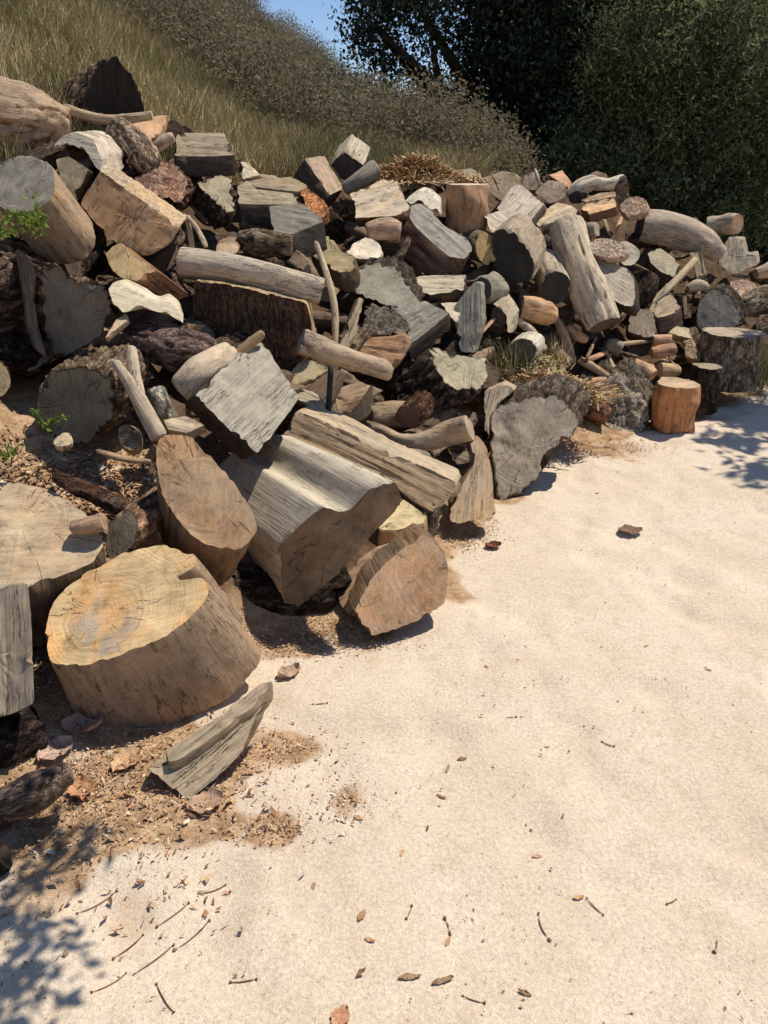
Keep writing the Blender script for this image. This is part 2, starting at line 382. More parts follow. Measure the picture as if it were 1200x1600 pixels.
def tube_body(pts, off=0., side='w', cap='e', rel=True, sq=0., **opt):
    """pts: (px,py,r_px,dd). a log, branch or stick seen along its side"""
    Pw = []; Rw = []
    for p in pts:
        dd = p[3] if len(p) > 3 else 0.
        dz = (D(p[0], p[1]) if rel is True else rel) + off + dd
        Pw.append(at(p[0], p[1], dz)); Rw.append(p[2] * dz / FPX)
    Pw = np.array(Pw); Rw = np.array(Rw)
    return tube_world(Pw, Rw, side, cap, sq=sq, **opt)
def tube_world(Pw, Rw, side='w', cap='e', sq=0., **opt):
    opt.setdefault('knots', 3); opt.setdefault('lump', .085)
    L = np.linalg.norm(np.diff(Pw, axis=0), axis=1).sum(); rm = Rw.mean(); dist = max(1., np.linalg.norm(Pw.mean(0) - CAM))
    cell = max(.007, min(.014, rm*2/20), dist * .0022); opt['cell'] = cell
    N = int(max(10, min(150, 2*math.pi*rm / cell))); M = int(max(5, min(110, L / cell)))
    Q = catmull(np.hstack([Pw, Rw[:, None]]), M, False) if len(Pw) > 2 else np.linspace(np.r_[Pw[0], Rw[0]], np.r_[Pw[1], Rw[1]], M)
    C, rr = Q[:, :3], Q[:, 3]; T = np.gradient(C, axis=0); T /= np.linalg.norm(T, axis=1, keepdims=True)
    x, y, _ = frame_from(T[0]); th = np.linspace(0, 2*math.pi, N, endpoint=False); _seed[0] += 1; sd = _seed[0]*5.3
    rings = []
    for k in range(M):
        x = unit(x - T[k] * (x @ T[k])); y = np.cross(T[k], x)
        prof = 1 + opt.get('oval', .07) * 2 * vnoise(np.stack([np.cos(th)*1.2 + sd, np.sin(th)*1.2, th*0 + k*3./M], 1)) + .04*vnoise(np.stack([np.cos(th)*3 + sd, np.sin(th)*3, th*0 + k*6./M], 1))
        if opt.get('flare'): prof = prof + opt['flare'] * (k/(M-1))**3 * (1 + .5*vnoise(np.stack([np.cos(th)*2.5+sd, np.sin(th)*2.5, th*0], 1)))
        rings.append(C[k] + rr[k] * (np.cos(th)*prof)[:, None]*x + rr[k] * (np.sin(th)*prof*(1-sq))[:, None]*y)
    rings = np.array(rings); fr = frame_from(Pw[-1] - Pw[0])
    if opt.get('hollow'):    # a real cavity in the near end
        h = opt.pop('hollow'); ax = unit(C[min(4, M-1)] - C[0]); dep = rr[0]*opt.get('hdeep', 2.)
        ins = [C[0] + (rings[0] - C[0]) * s + ax * dep * z for s, z in ((h*.55, 1.), (h*.85, .8), (h*.95, .4), (h, 0.02))]
        rings = np.concatenate([np.array(ins), rings]); opt['wear'] = 0.; opt['lump'] = .02
    return finish(rings, fr, C[0], side, cap, None, opt)
def upright(px, py, r, ytop, off=0., d=None, r2=None, lean=0., **opt):
    """a log or stump standing on end: base centre at (px,py), top centre at row ytop"""
    db = (D(px, py) if d is None else d) + off; B = at(px, py, db); h = .1
    for _ in range(30):
        y = proj(B + (0, 0, h))[1]; h *= 1 + (y - ytop) / max(30., (py - y)) * .8; h = max(h, .02)
    T = B + np.array([lean, 0, h]); rw = r*db/FPX; r1 = (r2 or r)*db/FPX
    return tube_world(np.array([T, (T+B)/2, B]), np.array([rw, (rw+r1)/2, r1]), **opt)

NAMES_SIDE = {'b': 'bark', 'w': 'long_grain_face', 'p': 'long_grain_face'}
def build(name, label, cat, bodies, col, sidecol=None, al=.35, sal=None, group=None, split=True, k=.92, px_small=False):
    """bodies: list of part lists. Makes ONE thing: an Empty at its base with bark / cut faces as children, or a single mesh when small."""
    allV = np.vstack([p[1] for b in bodies for p in b]); loc = np.array([*allV.mean(0)[:2], allV[:, 2].min()])
    sidecol = sidecol or col; sal = al if sal is None else sal
    def wm(c):
        q = lin(c, k); y = .3*q[0] + .6*q[1] + .1*q[2]; s = 1/(1 + .55*max(0, y - .25)); return tuple((a*.82 + y*.18)*s*b*.93 + .012 for a, b in zip(q, (1.05, .99, .86)))
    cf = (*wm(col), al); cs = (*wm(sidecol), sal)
    if px_small or not split:
        V = []; F = []; mi = []; mats = []; A = {'g': [], 'rim': [], 'barked': [], 'cav': []}; o = 0
        for b in bodies:
            for (pn, v, f, a, kd) in b:
                m = MATS[kd]
                if m not in mats: mats.append(m)
                V.append(v - loc); F += [[i + o for i in q] for q in f]; mi += [mats.index(m)] * len(f); o += len(v)
                for key in A: A[key].append(a.get(key, np.zeros(len(v))))
        A = {kk: np.concatenate(vv) for kk, vv in A.items()}
        me = mkmesh(name, np.vstack(V), F, mats=mats, attrs=A, matidx=mi, sharp=38); ob = link(name, me, loc=loc); ob.color = cf
        return tag(ob, label, cat, group)
    root = link(name, None, loc=loc); tag(root, label, cat, group)
    for b in bodies:
        for (pn, v, f, a, kd) in b:
            nm = NAMES_SIDE.get(kd, 'bark') if pn == 'side' else ('cut_face' if kd == 'e' else 'split_face')
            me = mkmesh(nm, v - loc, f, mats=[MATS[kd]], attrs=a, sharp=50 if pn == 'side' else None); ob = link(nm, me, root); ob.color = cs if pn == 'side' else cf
    return root
# ------------------------------------------------------------------ light
SUN = unit((0.38, 0.20, 0.90))
el_ = math.asin(SUN[2]); az_ = math.atan2(SUN[0], SUN[1])
world = bpy.data.worlds.new("World"); scene.world = world; world.use_nodes = True
wn = world.node_tree; bg = wn.nodes['Background']; sky = wn.nodes.new('ShaderNodeTexSky'); sky.sky_type = 'NISHITA'
sky.sun_disc = False; sky.sun_elevation = el_; sky.sun_rotation = az_; sky.altitude = 300; sky.air_density = 1.0; sky.dust_density = .1; sky.ozone_density = 3.5
wn.links.new(sky.outputs[0], bg.inputs[0]); hs_ = wn.nodes.new('ShaderNodeMix'); hs_.data_type = 'RGBA'; hs_.blend_type = 'MULTIPLY'; hs_.inputs[0].default_value = 1.; hs_.inputs[7].default_value = (.86, .88, .97, 1)
wn.links.new(sky.outputs[0], hs_.inputs[6]); wn.links.new(hs_.outputs[2], bg.inputs[0])
bg.inputs[1].default_value = 0.125
sl = bpy.data.lights.new("sun", 'SUN'); sl.energy = 4.9; sl.angle = R(.45); sl.color = (1., .955, .88)
so = link("sun", sl); so.rotation_euler = Vector(SUN).to_track_quat('Z', 'Y').to_euler()
scene.view_settings.view_transform = 'Standard'; scene.view_settings.look = 'None'; scene.view_settings.exposure = 0

# ------------------------------------------------------------------ terrain
footW = np.array([at(x, y, ground_d(y))[:2] for x, y in FOOT])
footL = np.vstack([[(-4.5, -6.), (-2.6, -1.5), (-1.75, .4)], footW, [(5.2, 8.2), (9., 13.), (16., 24.), (60., 90.)]])
def foot_s(P):
    best = np.full(len(P), 1e9); sg = np.ones(len(P))
    for a, b in zip(footL[:-1], footL[1:]):
        d = b - a; t = np.clip(((P - a) @ d) / (d @ d), 0, 1); q = P - (a + t[:, None]*d); r = np.linalg.norm(q, axis=1)
        cr = d[0]*(P[:, 1]-a[1]) - d[1]*(P[:, 0]-a[0]); m = r < best - 1e-9; best[m] = r[m]; sg[m] = np.where(cr[m] > 0, 1, -1)
    return best * sg
tp = [(*p, 0.) for p in footL[:-1]]
LEDGE = {(100,700), (-60,700), (220,720)}
for x, y, d in PILE:
    P = at(x, y, d); low = .06 if (x, y) in LEDGE else .24
    tp.append((P[0], P[1] + (.0 if low < .1 else .12), max(.02, P[2] - low)))
def hillpt(px, py, Y):
    v = (py - 800.)/FPX; u = (px - 600.)/FPX; f = cp_ - v*sp_; z = Y / f; return (u*z, Y, HCAM + z*(-v*cp_ - sp_))
for q in [(-300,-250,9), (0,40,5.6), (100,60,6.0), (250,150,6.2), (400,225,6.8), (0,-120,9), (200,20,9.5), (400,170,10), (560,225,11), (700,262,12), (380,125,17), (200,-160,17), (-100,-500,17),
          (380,92,21), (300,40,21), (450,128,21), (540,172,22), (640,226,22), (720,238,23), (800,262,24), (-100,-420,22), (200,-160,28), (-600,-500,24), (540,190,34), (300,100,34), (760,262,36),
          (900,330,9), (1000,370,9), (1150,430,10), (1250,440,10), (900,290,16), (1200,330,16), (1100,270,30), (1400,270,30), (1700,330,12), (2200,400,8)]:
    tp.append(hillpt(*q))
tp = np.array(tp)
_T = tps_fit(tp[:, :2], tp[:, 2], 0.003)
def terrain(P):
    P = np.atleast_2d(P); s = foot_s(P); r = np.linalg.norm(P, axis=1)
    w = np.clip((s + .03) / .3, 0, 1); w = w*w*(3-2*w)
    t = _T(np.where(np.linalg.norm(P, axis=1)[:, None] > 34, P * 34 / np.maximum(r, 1)[:, None], P)); t = np.maximum(t, -.05)
    p3 = np.stack([P[:, 0], P[:, 1], P[:, 0]*0], 1)
    far = np.clip((r - 30) / 60, 0, 1)
    sand = .030*fbm(p3*1.3, 3) + .016*fbm(p3*4.2 + 9, 3) - .020*np.clip(fbm(p3*5.3 + 3, 2) - .12, 0, 1)*2 + .003*fbm(p3*18, 2) + .0015*fbm(p3*38, 2)
    sand = sand * np.clip(1.5 - r/14, 0.1, 1)
    rough = .05*fbm(p3*3, 4) + .02*fbm(p3*12, 3)
    return w*(t*(1 - far*.6) + rough*np.clip(s*2, 0, 1)) + (1-w)*sand + w*(1-np.clip(s*2, 0, 1))*sand, s
def hq(P): return terrain(P)[0]
def axis_(lo, hi, st, far, n):
    c = np.arange(lo, hi + st*.5, st); g = np.geomspace(st*1.3, far, n); return np.concatenate([(lo - np.cumsum(g))[::-1], c, hi + np.cumsum(g)])
gx = axis_(-2.6, 3.8, .022, 110, 62); gy = axis_(.2, 7.6, .022, 110, 62)
XX, YY = np.meshgrid(gx, gy); GP = np.stack([XX.ravel(), YY.ravel()], 1); GZ, GS = terrain(GP)
p3 = np.stack([GP[:, 0], GP[:, 1], GP[:, 0]*0], 1)
# soil / litter mask
nz = fbm(p3*6, 4); soil = np.clip((GS + .05 + nz*.18) / .12, 0, 1)
for (px, py, rad, a) in [(330,1190,.22,1.), (200,1230,.22,1.), (110,1300,.2,1.), (430,1290,.07,.9), (545,1245,.07,.75), (430,1165,.1,.9), (40,1420,.2,.6), (470,1010,.16,.9), (720,830,.14,.9), (930,700,.22,.9), (200,1400,.12,.5), (720,1180,.05,.35), (880,1275,.03,.3)]:
    q = at(px, py, ground_d(py))[:2]; dd = np.linalg.norm(GP - q, axis=1) / rad
    soil = np.maximum(soil, a * np.clip(1.25 - dd + nz*1.6, 0, 1))
grass = np.clip((GS - 2.3 + nz*.3)/.5, 0, 1)
nxg, nyg = len(gx), len(gy); idx = np.arange(nxg*nyg).reshape(nyg, nxg)
Q = np.stack([idx[:-1, :-1], idx[:-1, 1:], idx[1:, 1:], idx[1:, :-1]], -1).reshape(-1, 4); Sq = GS[Q].mean(1)

def m_ground():
    nt = NT('sandy_path_and_soil', .95, .08); P = nt.n('ShaderNodeNewGeometry').outputs['Position']
    soil = nt.attr('soil'); grass = nt.attr('grass')
    n1 = nt.noise(P, 2.2, 4, .6); n2 = nt.noise(P, 14, 5, .65); n3 = nt.noise(P, 95, 4, .7); n4 = nt.noise(P, 330, 2, .6)
    c = nt.mix(nt.mr(n1, .35, .65), (*lin((227,205,175), .87), 1), (*lin((233,212,184), .89), 1))
    c = nt.mix(nt.math('MULTIPLY', nt.mr(n2, .5, .72), .5), c, (*lin((214,186,152), .84), 1))
    v = nt.math('ADD', nt.math('MULTIPLY', n3, .6), nt.math('MULTIPLY', n4, .5)); c = nt.mix(1., c, nt.grey(nt.mr(v, .36, .74, .68, 1.24, False)), 'MULTIPLY')
    vo = nt.vor(P, 120); cellc = nt.n('ShaderNodeSeparateColor'); nt.l(vo.outputs['Color'], cellc.inputs[0])
    grit = nt.math('MULTIPLY', nt.mr(cellc.outputs[0], .90, .93), nt.mr(vo.outputs['Distance'], .30, .5, 1., 0.))
    c = nt.mix(nt.math('MULTIPLY', grit, .4), c, nt.mix(cellc.outputs[1], (.16, .11, .07, 1), (.5, .42, .33, 1)))
    vs = nt.vor(P, 38); cs_ = nt.n('ShaderNodeSeparateColor'); nt.l(vs.outputs['Color'], cs_.inputs[0])
    pale = nt.math('MULTIPLY', nt.mr(cs_.outputs[0], .86, .9), nt.mr(vs.outputs['Distance'], .2, .42, 1., 0.)); c = nt.mix(nt.math('MULTIPLY', pale, .08), c, (.78, .70, .58, 1))
    sc = nt.mix(nt.mr(n2, .35, .65), (*lin((166,132,96), .84), 1), (*lin((214,178,138), .84), 1))
    sc = nt.mix(1., sc, nt.grey(nt.mr(v, .34, .76, .45, 1.5, False)), 'MULTIPLY')
    c = nt.mix(nt.mr(nt.math('ADD', soil, nt.math('MULTIPLY', nt.math('SUBTRACT', n3, .5), .9)), .3, .75), c, sc)
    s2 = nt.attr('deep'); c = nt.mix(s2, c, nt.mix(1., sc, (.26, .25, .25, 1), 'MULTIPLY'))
    gc = nt.mix(nt.mr(n2, .3, .7), (*lin((176,156,108), .8), 1), (*lin((136,124,80), .8), 1)); c = nt.mix(grass, c, gc)
    nt.color(c)
    h = nt.math('ADD', nt.math('MULTIPLY', n3, .7), nt.math('MULTIPLY', n4, .35)); nt.bump(h, .007); return nt.m
MG = m_ground()
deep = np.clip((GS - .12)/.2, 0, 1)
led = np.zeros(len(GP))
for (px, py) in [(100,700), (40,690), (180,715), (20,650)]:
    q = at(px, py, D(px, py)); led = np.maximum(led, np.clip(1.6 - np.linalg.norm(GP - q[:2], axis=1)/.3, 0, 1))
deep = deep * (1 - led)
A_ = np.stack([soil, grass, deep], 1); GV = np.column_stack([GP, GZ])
for nm, sel in (('ground', Sq <= 0), ('hillside', Sq > 0)):
    qq = Q[sel]; u, inv = np.unique(qq, return_inverse=True); f = inv.reshape(qq.shape)
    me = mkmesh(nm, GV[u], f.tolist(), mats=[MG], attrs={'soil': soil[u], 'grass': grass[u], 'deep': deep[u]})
    tag(link(nm, me), kind='structure')

# ------------------------------------------------------------------ foliage
def m_leaf(name, c1, c2, tr=.25):
    nt = NT(name, .8, .12); v = nt.attr('v'); P = nt.n('ShaderNodeNewGeometry').outputs['Position']
    c = nt.mix(v, (*c1, 1), (*c2, 1)); c = nt.mix(1., c, nt.grey(nt.mr(nt.noise(P, 2.2, 3), .3, .7, .65, 1.3, False)), 'MULTIPLY'); nt.color(c)
    t = nt.n('ShaderNodeBsdfTranslucent'); nt.l(c, t.inputs[0]); ms = nt.n('ShaderNodeMixShader'); ms.inputs[0].default_value = tr
    nt.l(nt.b.outputs[0], ms.inputs[1]); nt.l(t.outputs[0], ms.inputs[2]); nt.l(ms.outputs[0], nt.out.inputs[0]); return nt.m
def leaf_quads(C, size, asp=.5, upb=.3, jit=.5):
    n = len(C); a = rng.normal(size=(n, 3)); a /= np.linalg.norm(a, axis=1, keepdims=True); b = rng.normal(size=(n, 3)); b[:, 2] *= (1 - upb)
    b -= a * (a*b).sum(1, keepdims=True); b /= np.linalg.norm(b, axis=1, keepdims=True)
    s = size * (1 + jit*(rng.random((n, 1)) - .5)*2) / 2; w = s * asp; bow = np.cross(a, b) * s * .25
    return np.stack([C - a*s, C - b*w + bow, C + a*s, C + b*w + bow], 1)
def clumps(ells, per, sub, sig):
    out = []
    for (c, r, n) in ells:
        m = max(3, int(n / per)); u = rng.normal(size=(m, 3)); u /= np.linalg.norm(u, axis=1, keepdims=True); rr = rng.random((m, 1))**(1/2.2)
        cc = np.asarray(c) + u*rr*np.asarray(r); k = rng.integers(0, m, n); out.append(cc[k] + rng.normal(size=(n, 3))*sig)
    return np.vstack(out)
M_OAK = m_leaf('oak_leaves', lin((46,54,44), .9), lin((90,100,78), .9)); M_GRN = m_leaf('green_leaves', lin((72,82,56), .93), lin((150,156,112), .97), .4)
M_BRU = m_leaf('brush_leaves', lin((126,112,88), .9), lin((142,136,108), .92), .35); M_TRUNK = MB
def limb_mesh(name, segs, root, loc, col, side='b'):
    V = []; F = []; A = []; o = 0
    for pts, rad in segs:
        parts = tube_world(np.array(pts), np.array(rad), side, 'e')
        v, f, a = parts[0][1], parts[0][2], parts[0][3]; V.append(v - loc); F += [[i+o for i in q] for q in f]; A.append(a['g']); o += len(v)
    me = mkmesh(name, np.vstack(V), F, mats=[MATS[side]], attrs={'g': np.vstack(A)}); ob = link(name, me, root); ob.color = (*lin(col, .8), .3); return ob
def tree(name, label, cat, base, ells, leaf, mat, per=26, sig=.13, group=None, trunk=.2, asp=.5, col=(92,80,66), forkz=None):
    base = np.array(base, float); base[2] = hq(base[None, :2])[0] - .05
    root = link(name, None, loc=base); tag(root, label, cat, group)
    tops = [np.asarray(e[0], float) for e in ells]; cen = np.mean(tops, 0); fork = base + (cen - base)*.38; fork[:2] = base[:2]*.7 + cen[:2]*.3
    if forkz: fork[2] = forkz
    limb_mesh('trunk', [([base, base*.5+fork*.5 + (.08, .05, 0), fork], [trunk*1.25, trunk, trunk*.8])], root, base, col)
    for c in tops[:12]:
        mid = fork*.5 + c*.5 + rng.normal(size=3)*.15
        limb_mesh('limb', [([fork, mid, c], [trunk*.5, trunk*.3, trunk*.1])], root, base, col)
    C = clumps(ells, per, 0, sig); me = quads('crown', leaf_quads(C, leaf, asp) - base, mat, {'v': rng.random(len(C))}); link('crown', me, root); return root
def E_(px, py, Y, rx, ry, rz, n): return (np.array(hillpt(px, py, Y)), (rx, ry, rz), n)

oak = [E_(825, 50, 11.5, 1.05, 1.3, .9, 15000), E_(890, 120, 11.2, .9, 1.3, 1.0, 14000), E_(780, -110, 11.5, 1.8, 1.5, .8, 14000), E_(730, 150, 12., .36, .8, .6, 1500), E_(800, 190, 11.8, .7, .9, .5, 8500),
       E_(635, -20, 10.8, .55, .8, .5, 4600), E_(600, 60, 10.8, .45, .6, .5, 2300), E_(672, 60, 11., .35, .6, .5, 1900), E_(640, 150, 11., .35, .5, .42, 1000), E_(680, 175, 11.4, .33, .5, .4, 1500), E_(568, 25, 10.6, .16, .4, .42, 1000), E_(930, 20, 11, 1.0, 1.2, .8, 11000), E_(900, 215, 11.5, .8, .8, .5, 8000),
       E_(600, 120, 11., .28, .4, .35, 620), E_(590, -60, 10.8, .4, .6, .5, 2200)]
tree('oak_tree', 'large dark oak with dense almost black canopy behind the log pile', 'tree', hillpt(800, 300, 11.8), [(c, r, int(n*(1.7 if n > 7000 else (.8 if r[0] < .3 or c[2] > 3.2 else .5) if c[0] < 1.0 else 1.1))) for c, r, n in oak], .062, M_OAK, trunk=.26)
grn = [E_(1060, 70, 9.6, .95, .8, .55, 9000), E_(1180, 40, 9.6, 1.0, .9, .8, 10000), E_(960, 110, 9.8, .42, .5, .4, 2600), E_(1120, 170, 9.8, 1.2, .8, .55, 12000), E_(1000, 210, 9.9, .8, .7, .45, 6500), E_(1060, -40, 9.8, 1.1, 1., .5, 8000),
       E_(900, 245, 9.8, .35, .5, .25, 2600), E_(955, 260, 9.6, .4, .5, .25, 2500), E_(1180, 260, 9.6, .9, .8, .5, 9000), E_(1050, 290, 9.6, .8, .6, .4, 7000), E_(1150, 340, 9.5, .9, .6, .35, 6000), E_(1270, 180, 9.8, 1.2, 1., 1.3, 9000), E_(960, 200, 10, .6, .6, .5, 4000)]
tree('bushy_tree', 'lighter green bushy tree with sunlit feathery top at right edge behind pile', 'tree', hillpt(1130, 400, 10.), [(c, r, int(n*.95)) for c, r, n in grn], .058, M_GRN, per=170, sig=.12, trunk=.14, asp=.32)
back = [E_(1000, 60, 15, 2., 1., 1.6, 9000), E_(1200, 60, 15, 2.4, 1., 1.8, 10000), E_(1100, 220, 14, 2.6, 1., 1., 12000), E_(880, 160, 15, 1.2, 1., 1.3, 9000), E_(900, 50, 15, 1.1, 1., 1.3, 8000), E_(1000, 300, 13, 2.4, .8, .5, 9000), E_(1250, 320, 12, 1.8, .8, .7, 7000)]
tree('shade_tree', 'dark shadowed tree filling the gap between the oak and the lighter green tree', 'tree', hillpt(1000, 330, 14.5), back, .13, M_OAK, trunk=.2)
# trees of the near side, above and behind the viewer: they throw the dappled shade seen on the path
def over(p, h): q = at(p[0], p[1], ground_d(p[1])); return q + SUN / SUN[2] * h
near = [(over((40, 1520), 2.2), (.17, .15, .06), 150), (over((90, 1340), 2.3), (.17, .10, .06), 100), (over((20, 1270), 2.3), (.15, .10, .06), 60), (over((-10, 1440), 2.2), (.16, .2, .08), 150), (over((-160, 1450), 2.4), (.2, .3, .2), 120)]
tree('overhanging_tree', 'leafy tree over the path whose twigs shade the bottom left corner', 'tree', (-1.0, -2.6, 0), near, .05, M_OAK, per=2, sig=.03, trunk=.07, forkz=3.0)
nr2 = [(over((1195, 650), 4.2), (.30, .26, .3), 2000), (over((1205, 738), 4.), (.16, .05, .08), 260), (over((1330, 670), 4.4), (.55, .6, .5), 3400), (over((1145, 690), 4.), (.18, .08, .12), 200)]
tree('roadside_tree', 'leafy tree beside the path whose crown shades the sand at right', 'tree', (7.6, 5.2, 0), nr2, .10, M_OAK, per=14, sig=.09, trunk=.18)

# chaparral on the hill: one uncountable mass of brush
def sample_region(n, fn, x0, x1, y0, y1):
    out = []
    while sum(map(len, out)) < n:
        P = np.stack([rng.uniform(x0, x1, n*2), rng.uniform(y0, y1, n*2)], 1); out.append(P[fn(P)])
    return np.vstack(out)[:n]
def pxof(P):
    z = hq(P); return np.array([proj((a, b, c))[:2] for (a, b), c in zip(P, z)]), z
def brush_mask(P):
    q, z = pxof(P); k = q[:, 0]*1.0 - 165 - (q[:, 1])*.98
    return (k + fbm(np.column_stack([P, P[:, 0]*0])*.8, 2)*60 > 0) & (q[:, 0] < 770) & (q[:, 0] > 100) & (P[:, 1] > 7.5)
seeds = sample_region(950, brush_mask, -7, 6, 7.5, 26); sz = hq(seeds)
Cs = []; vv = []
for (x, y), z in zip(seeds, sz):
    h = rng.uniform(.4, .9); r = rng.uniform(.45, .85); n = int(1050 * r*h/.4); u = rng.normal(size=(n, 3)); u /= np.linalg.norm(u, axis=1, keepdims=True); u[:, 2] = np.abs(u[:, 2])
    p = u * (rng.random((n, 1))**.4) * (r, r, h); p += rng.normal(size=(n, 3))*.05; Cs.append(p + (x, y, z - .05)); vv.append(np.clip(rng.random(n)*.15 + rng.random()*.6 + p[:, 2]*.1 - .05, 0, 1))
Cs = np.vstack(Cs); ob = link('hill_brush', quads('hill_brush', leaf_quads(Cs, .04, .5), M_BRU, {'v': np.concatenate(vv)}))
tag(ob, 'grey green and brown brush covering the hill above the log pile', 'brush', kind='stuff')
# dry grass on the slope
def m_grass():
    nt = NT('dry_grass_blades', .7, .2); v = nt.attr('v'); P = nt.n('ShaderNodeNewGeometry').outputs['Position']
    c = nt.mix(v, (*lin((146,130,84), .92), 1), (*lin((210,190,140), .92), 1)); c = nt.mix(nt.math('MULTIPLY', nt.mr(nt.noise(P, 1.1, 3), .46, .6), .75), c, (*lin((134,126,80), .9), 1)); nt.color(c); return nt.m
M_GR = m_grass()
def blades(P, z, h, w, lean=.35, hv=.5):
    n = len(P); B = np.column_stack([P, z - .01]); hh = h*(1 + hv*(rng.random(n) - .5)*2); a = rng.random(n)*2*math.pi; ww = np.stack([np.cos(a), np.sin(a), a*0], 1)*w/2
    l = rng.normal(size=(n, 3))*lean; l[:, 2] = 1; T = B + l*hh[:, None]; M = (B+T)/2 + (0, 0, .0) ; M[:, 2] += hh*.08
    q1 = np.stack([B - ww, B + ww, M + ww*.8, M - ww*.8], 1); q2 = np.stack([M - ww*.8, M + ww*.8, T + ww*.15, T - ww*.15], 1); return np.concatenate([q1, q2])
def grass_mask(P):
    q, z = pxof(P); s = foot_s(P)
    k = 190 + q[:, 1]*.98 - q[:, 0]
    return (s > 2.25) & ((k + fbm(np.column_stack([P, P[:, 0]*0])*.9, 2)*70 > -35) | (P[:, 1] < 8.6)) & (q[:, 0] < 760) & (q[:, 0] > -220) & (q[:, 1] > -150)
gp = sample_region(90000, grass_mask, -7, 3, 3.8, 15); gz = hq(gp); bl = blades(gp, gz, .15, .007); v = rng.random(len(gp))*.7 + .3*(fbm(np.column_stack([gp, gz])*2, 2) + .5)
ob = link('dry_grass', quads('dry_grass', bl, M_GR, {'v': np.clip(np.concatenate([v, v]), 0, 1)})); tag(ob, 'dry yellow green grass on the bank above the pile', 'grass', kind='stuff')
# ------------------------------------------------------------------ the log pile, piece by piece
PB, TB, UPR = poly_body, tube_body, upright
def RL(cx, cy, a, b, rot=0, E=None, L=None, **k): return poly_body(ell(cx, cy, a, b, rot), E=E, L=L, el=(a, b, rot), rnd=True, **k)
LIT = (.12, -.55, .83); FACE = (.05, -.85, .5); SHADE = (-.35, -.93, .0); RIGHT = (.6, -.6, .55); TOP = (.05, -.3, .95)
def one(name, label, cat, body, col, sidecol=None, **k): return build(name, label, cat, [body], col, sidecol, **k)

# --- front row on the sand and its neighbours
stump_top = [(69,982),(83,940),(125,898),(175,874),(200,861),(250,852),(280,860),(303,868),(303,886),(276,903),(312,903),(322,908),(329,923),(312,952),(267,990),(217,1015),(167,1032),(117,1042),(83,1038),(71,1019)]
one('stump', 'largest stump in front, tilted, with yellow heart-shaped sawn top and brown barkless side', 'stump',
    PB(stump_top, E=(66,102,.24), n=(-.16,-.42,.89), d=2.35, rnd=True, taper=1.22, side='w', pith=(160,960), kcp=(190,950), lump=.035, rough=.8, wear=.6), (226,192,136), (172,144,114), al=.75, sal=.25)
one('log', 'huge flat pale sawn disc at left edge with small chunks resting on it', 'log',
    PB([(-80,775),(0,752),(50,758),(93,770),(140,803),(162,845),(158,872),(100,900),(47,918),(0,918),(-80,905)], E=(14,90,.1), n=(.04,-.38,.92), d=2.52, rnd=True, side='w', pith=(30,815), capr=1.6), (196,172,138), (98,76,56), al=.3)
one('wood_block', 'upright grey board-like block cut off by the left edge, below the flat disc', 'wood block',
    PB([(-60,918),(0,914),(45,910),(50,965),(55,1098),(20,1118),(-60,1138)], E=(-14,-4,.13), n=(.2,-.9,.38), d=2.12, gdir=(.03,1), side='w'), (172,156,136), al=.1)
one('log', 'dark shadowed log under the upright grey block at left edge', 'log',
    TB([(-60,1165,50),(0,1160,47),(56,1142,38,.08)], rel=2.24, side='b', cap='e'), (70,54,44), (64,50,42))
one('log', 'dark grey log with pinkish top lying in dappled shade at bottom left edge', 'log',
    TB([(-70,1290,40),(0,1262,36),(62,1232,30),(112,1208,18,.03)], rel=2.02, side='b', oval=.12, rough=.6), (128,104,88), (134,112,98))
one('log', 'small blackish log lowest at the left edge', 'log', TB([(-60,1372,38),(-22,1350,34),(10,1338,20)], rel=1.9, side='b'), (60,48,40))
build('split_log', 'long grey cracked wedge lying on litter in front of the largest stump', 'split log',
    [PB([(256,1172),(330,1122),(408,1064),(430,1062),(405,1100),(345,1146),(284,1188),(262,1194)], E=(4,26,.05), n=(.0,-.5,.86), gdir=(.8,-.6), d=2.2, side='w'),
     PB([(226,1200),(262,1193),(286,1192),(345,1150),(418,1092),(408,1128),(392,1164),(345,1212),(291,1255),(262,1228)], E=(6,-12,.07), n=(.12,-.66,.74), gdir=(.8,-.62), d=2.18, side='w')], (184,164,136), (170,150,124), al=.15)
one('log_slice', 'wedge-shaped slice with cracked red-stained face standing on the sand', 'log slice',
    PB([(550,956),(576,907),(604,879),(639,848),(660,832),(681,844),(695,865),(702,893),(700,928),(695,949),(670,966),(625,984),(580,996)], E=(-14,-22,.13), n=(.28,-.72,.63), d=2.86, pith=(668,898), kcp=(640,920), side='w'), (172,140,110), (120,98,76), al=.69)
one('log', 'tan smooth rounded log directly behind the red-stained slice', 'log',
    PB([(529,938),(532,910),(548,883),(580,858),(622,846),(650,850),(640,900),(600,940),(552,962)], E=(30,-12,.22), n=(-.3,-.6,.72), d=2.98, rnd=True, gdir=(.8,-.7), side='w'), (190,156,124), al=.3)
one('split_log', 'yellow topped wedge between the big split log and the red-stained slice', 'split log',
    PB([(588,828),(604,805),(630,779),(668,805),(664,818),(618,829)], E=(2,34,.03), n=(.05,-.45,.9), d=3.2, side='w'), (238,214,158), (176,146,106), al=.2)
one('bark_stub', 'small vertical grey bark stub beside the yellow topped wedge', 'bark piece', TB([(680,786,9),(676,812,10),(668,842,9)], rel=3.3, side='b', rough=1.4), (140,128,112), split=False)
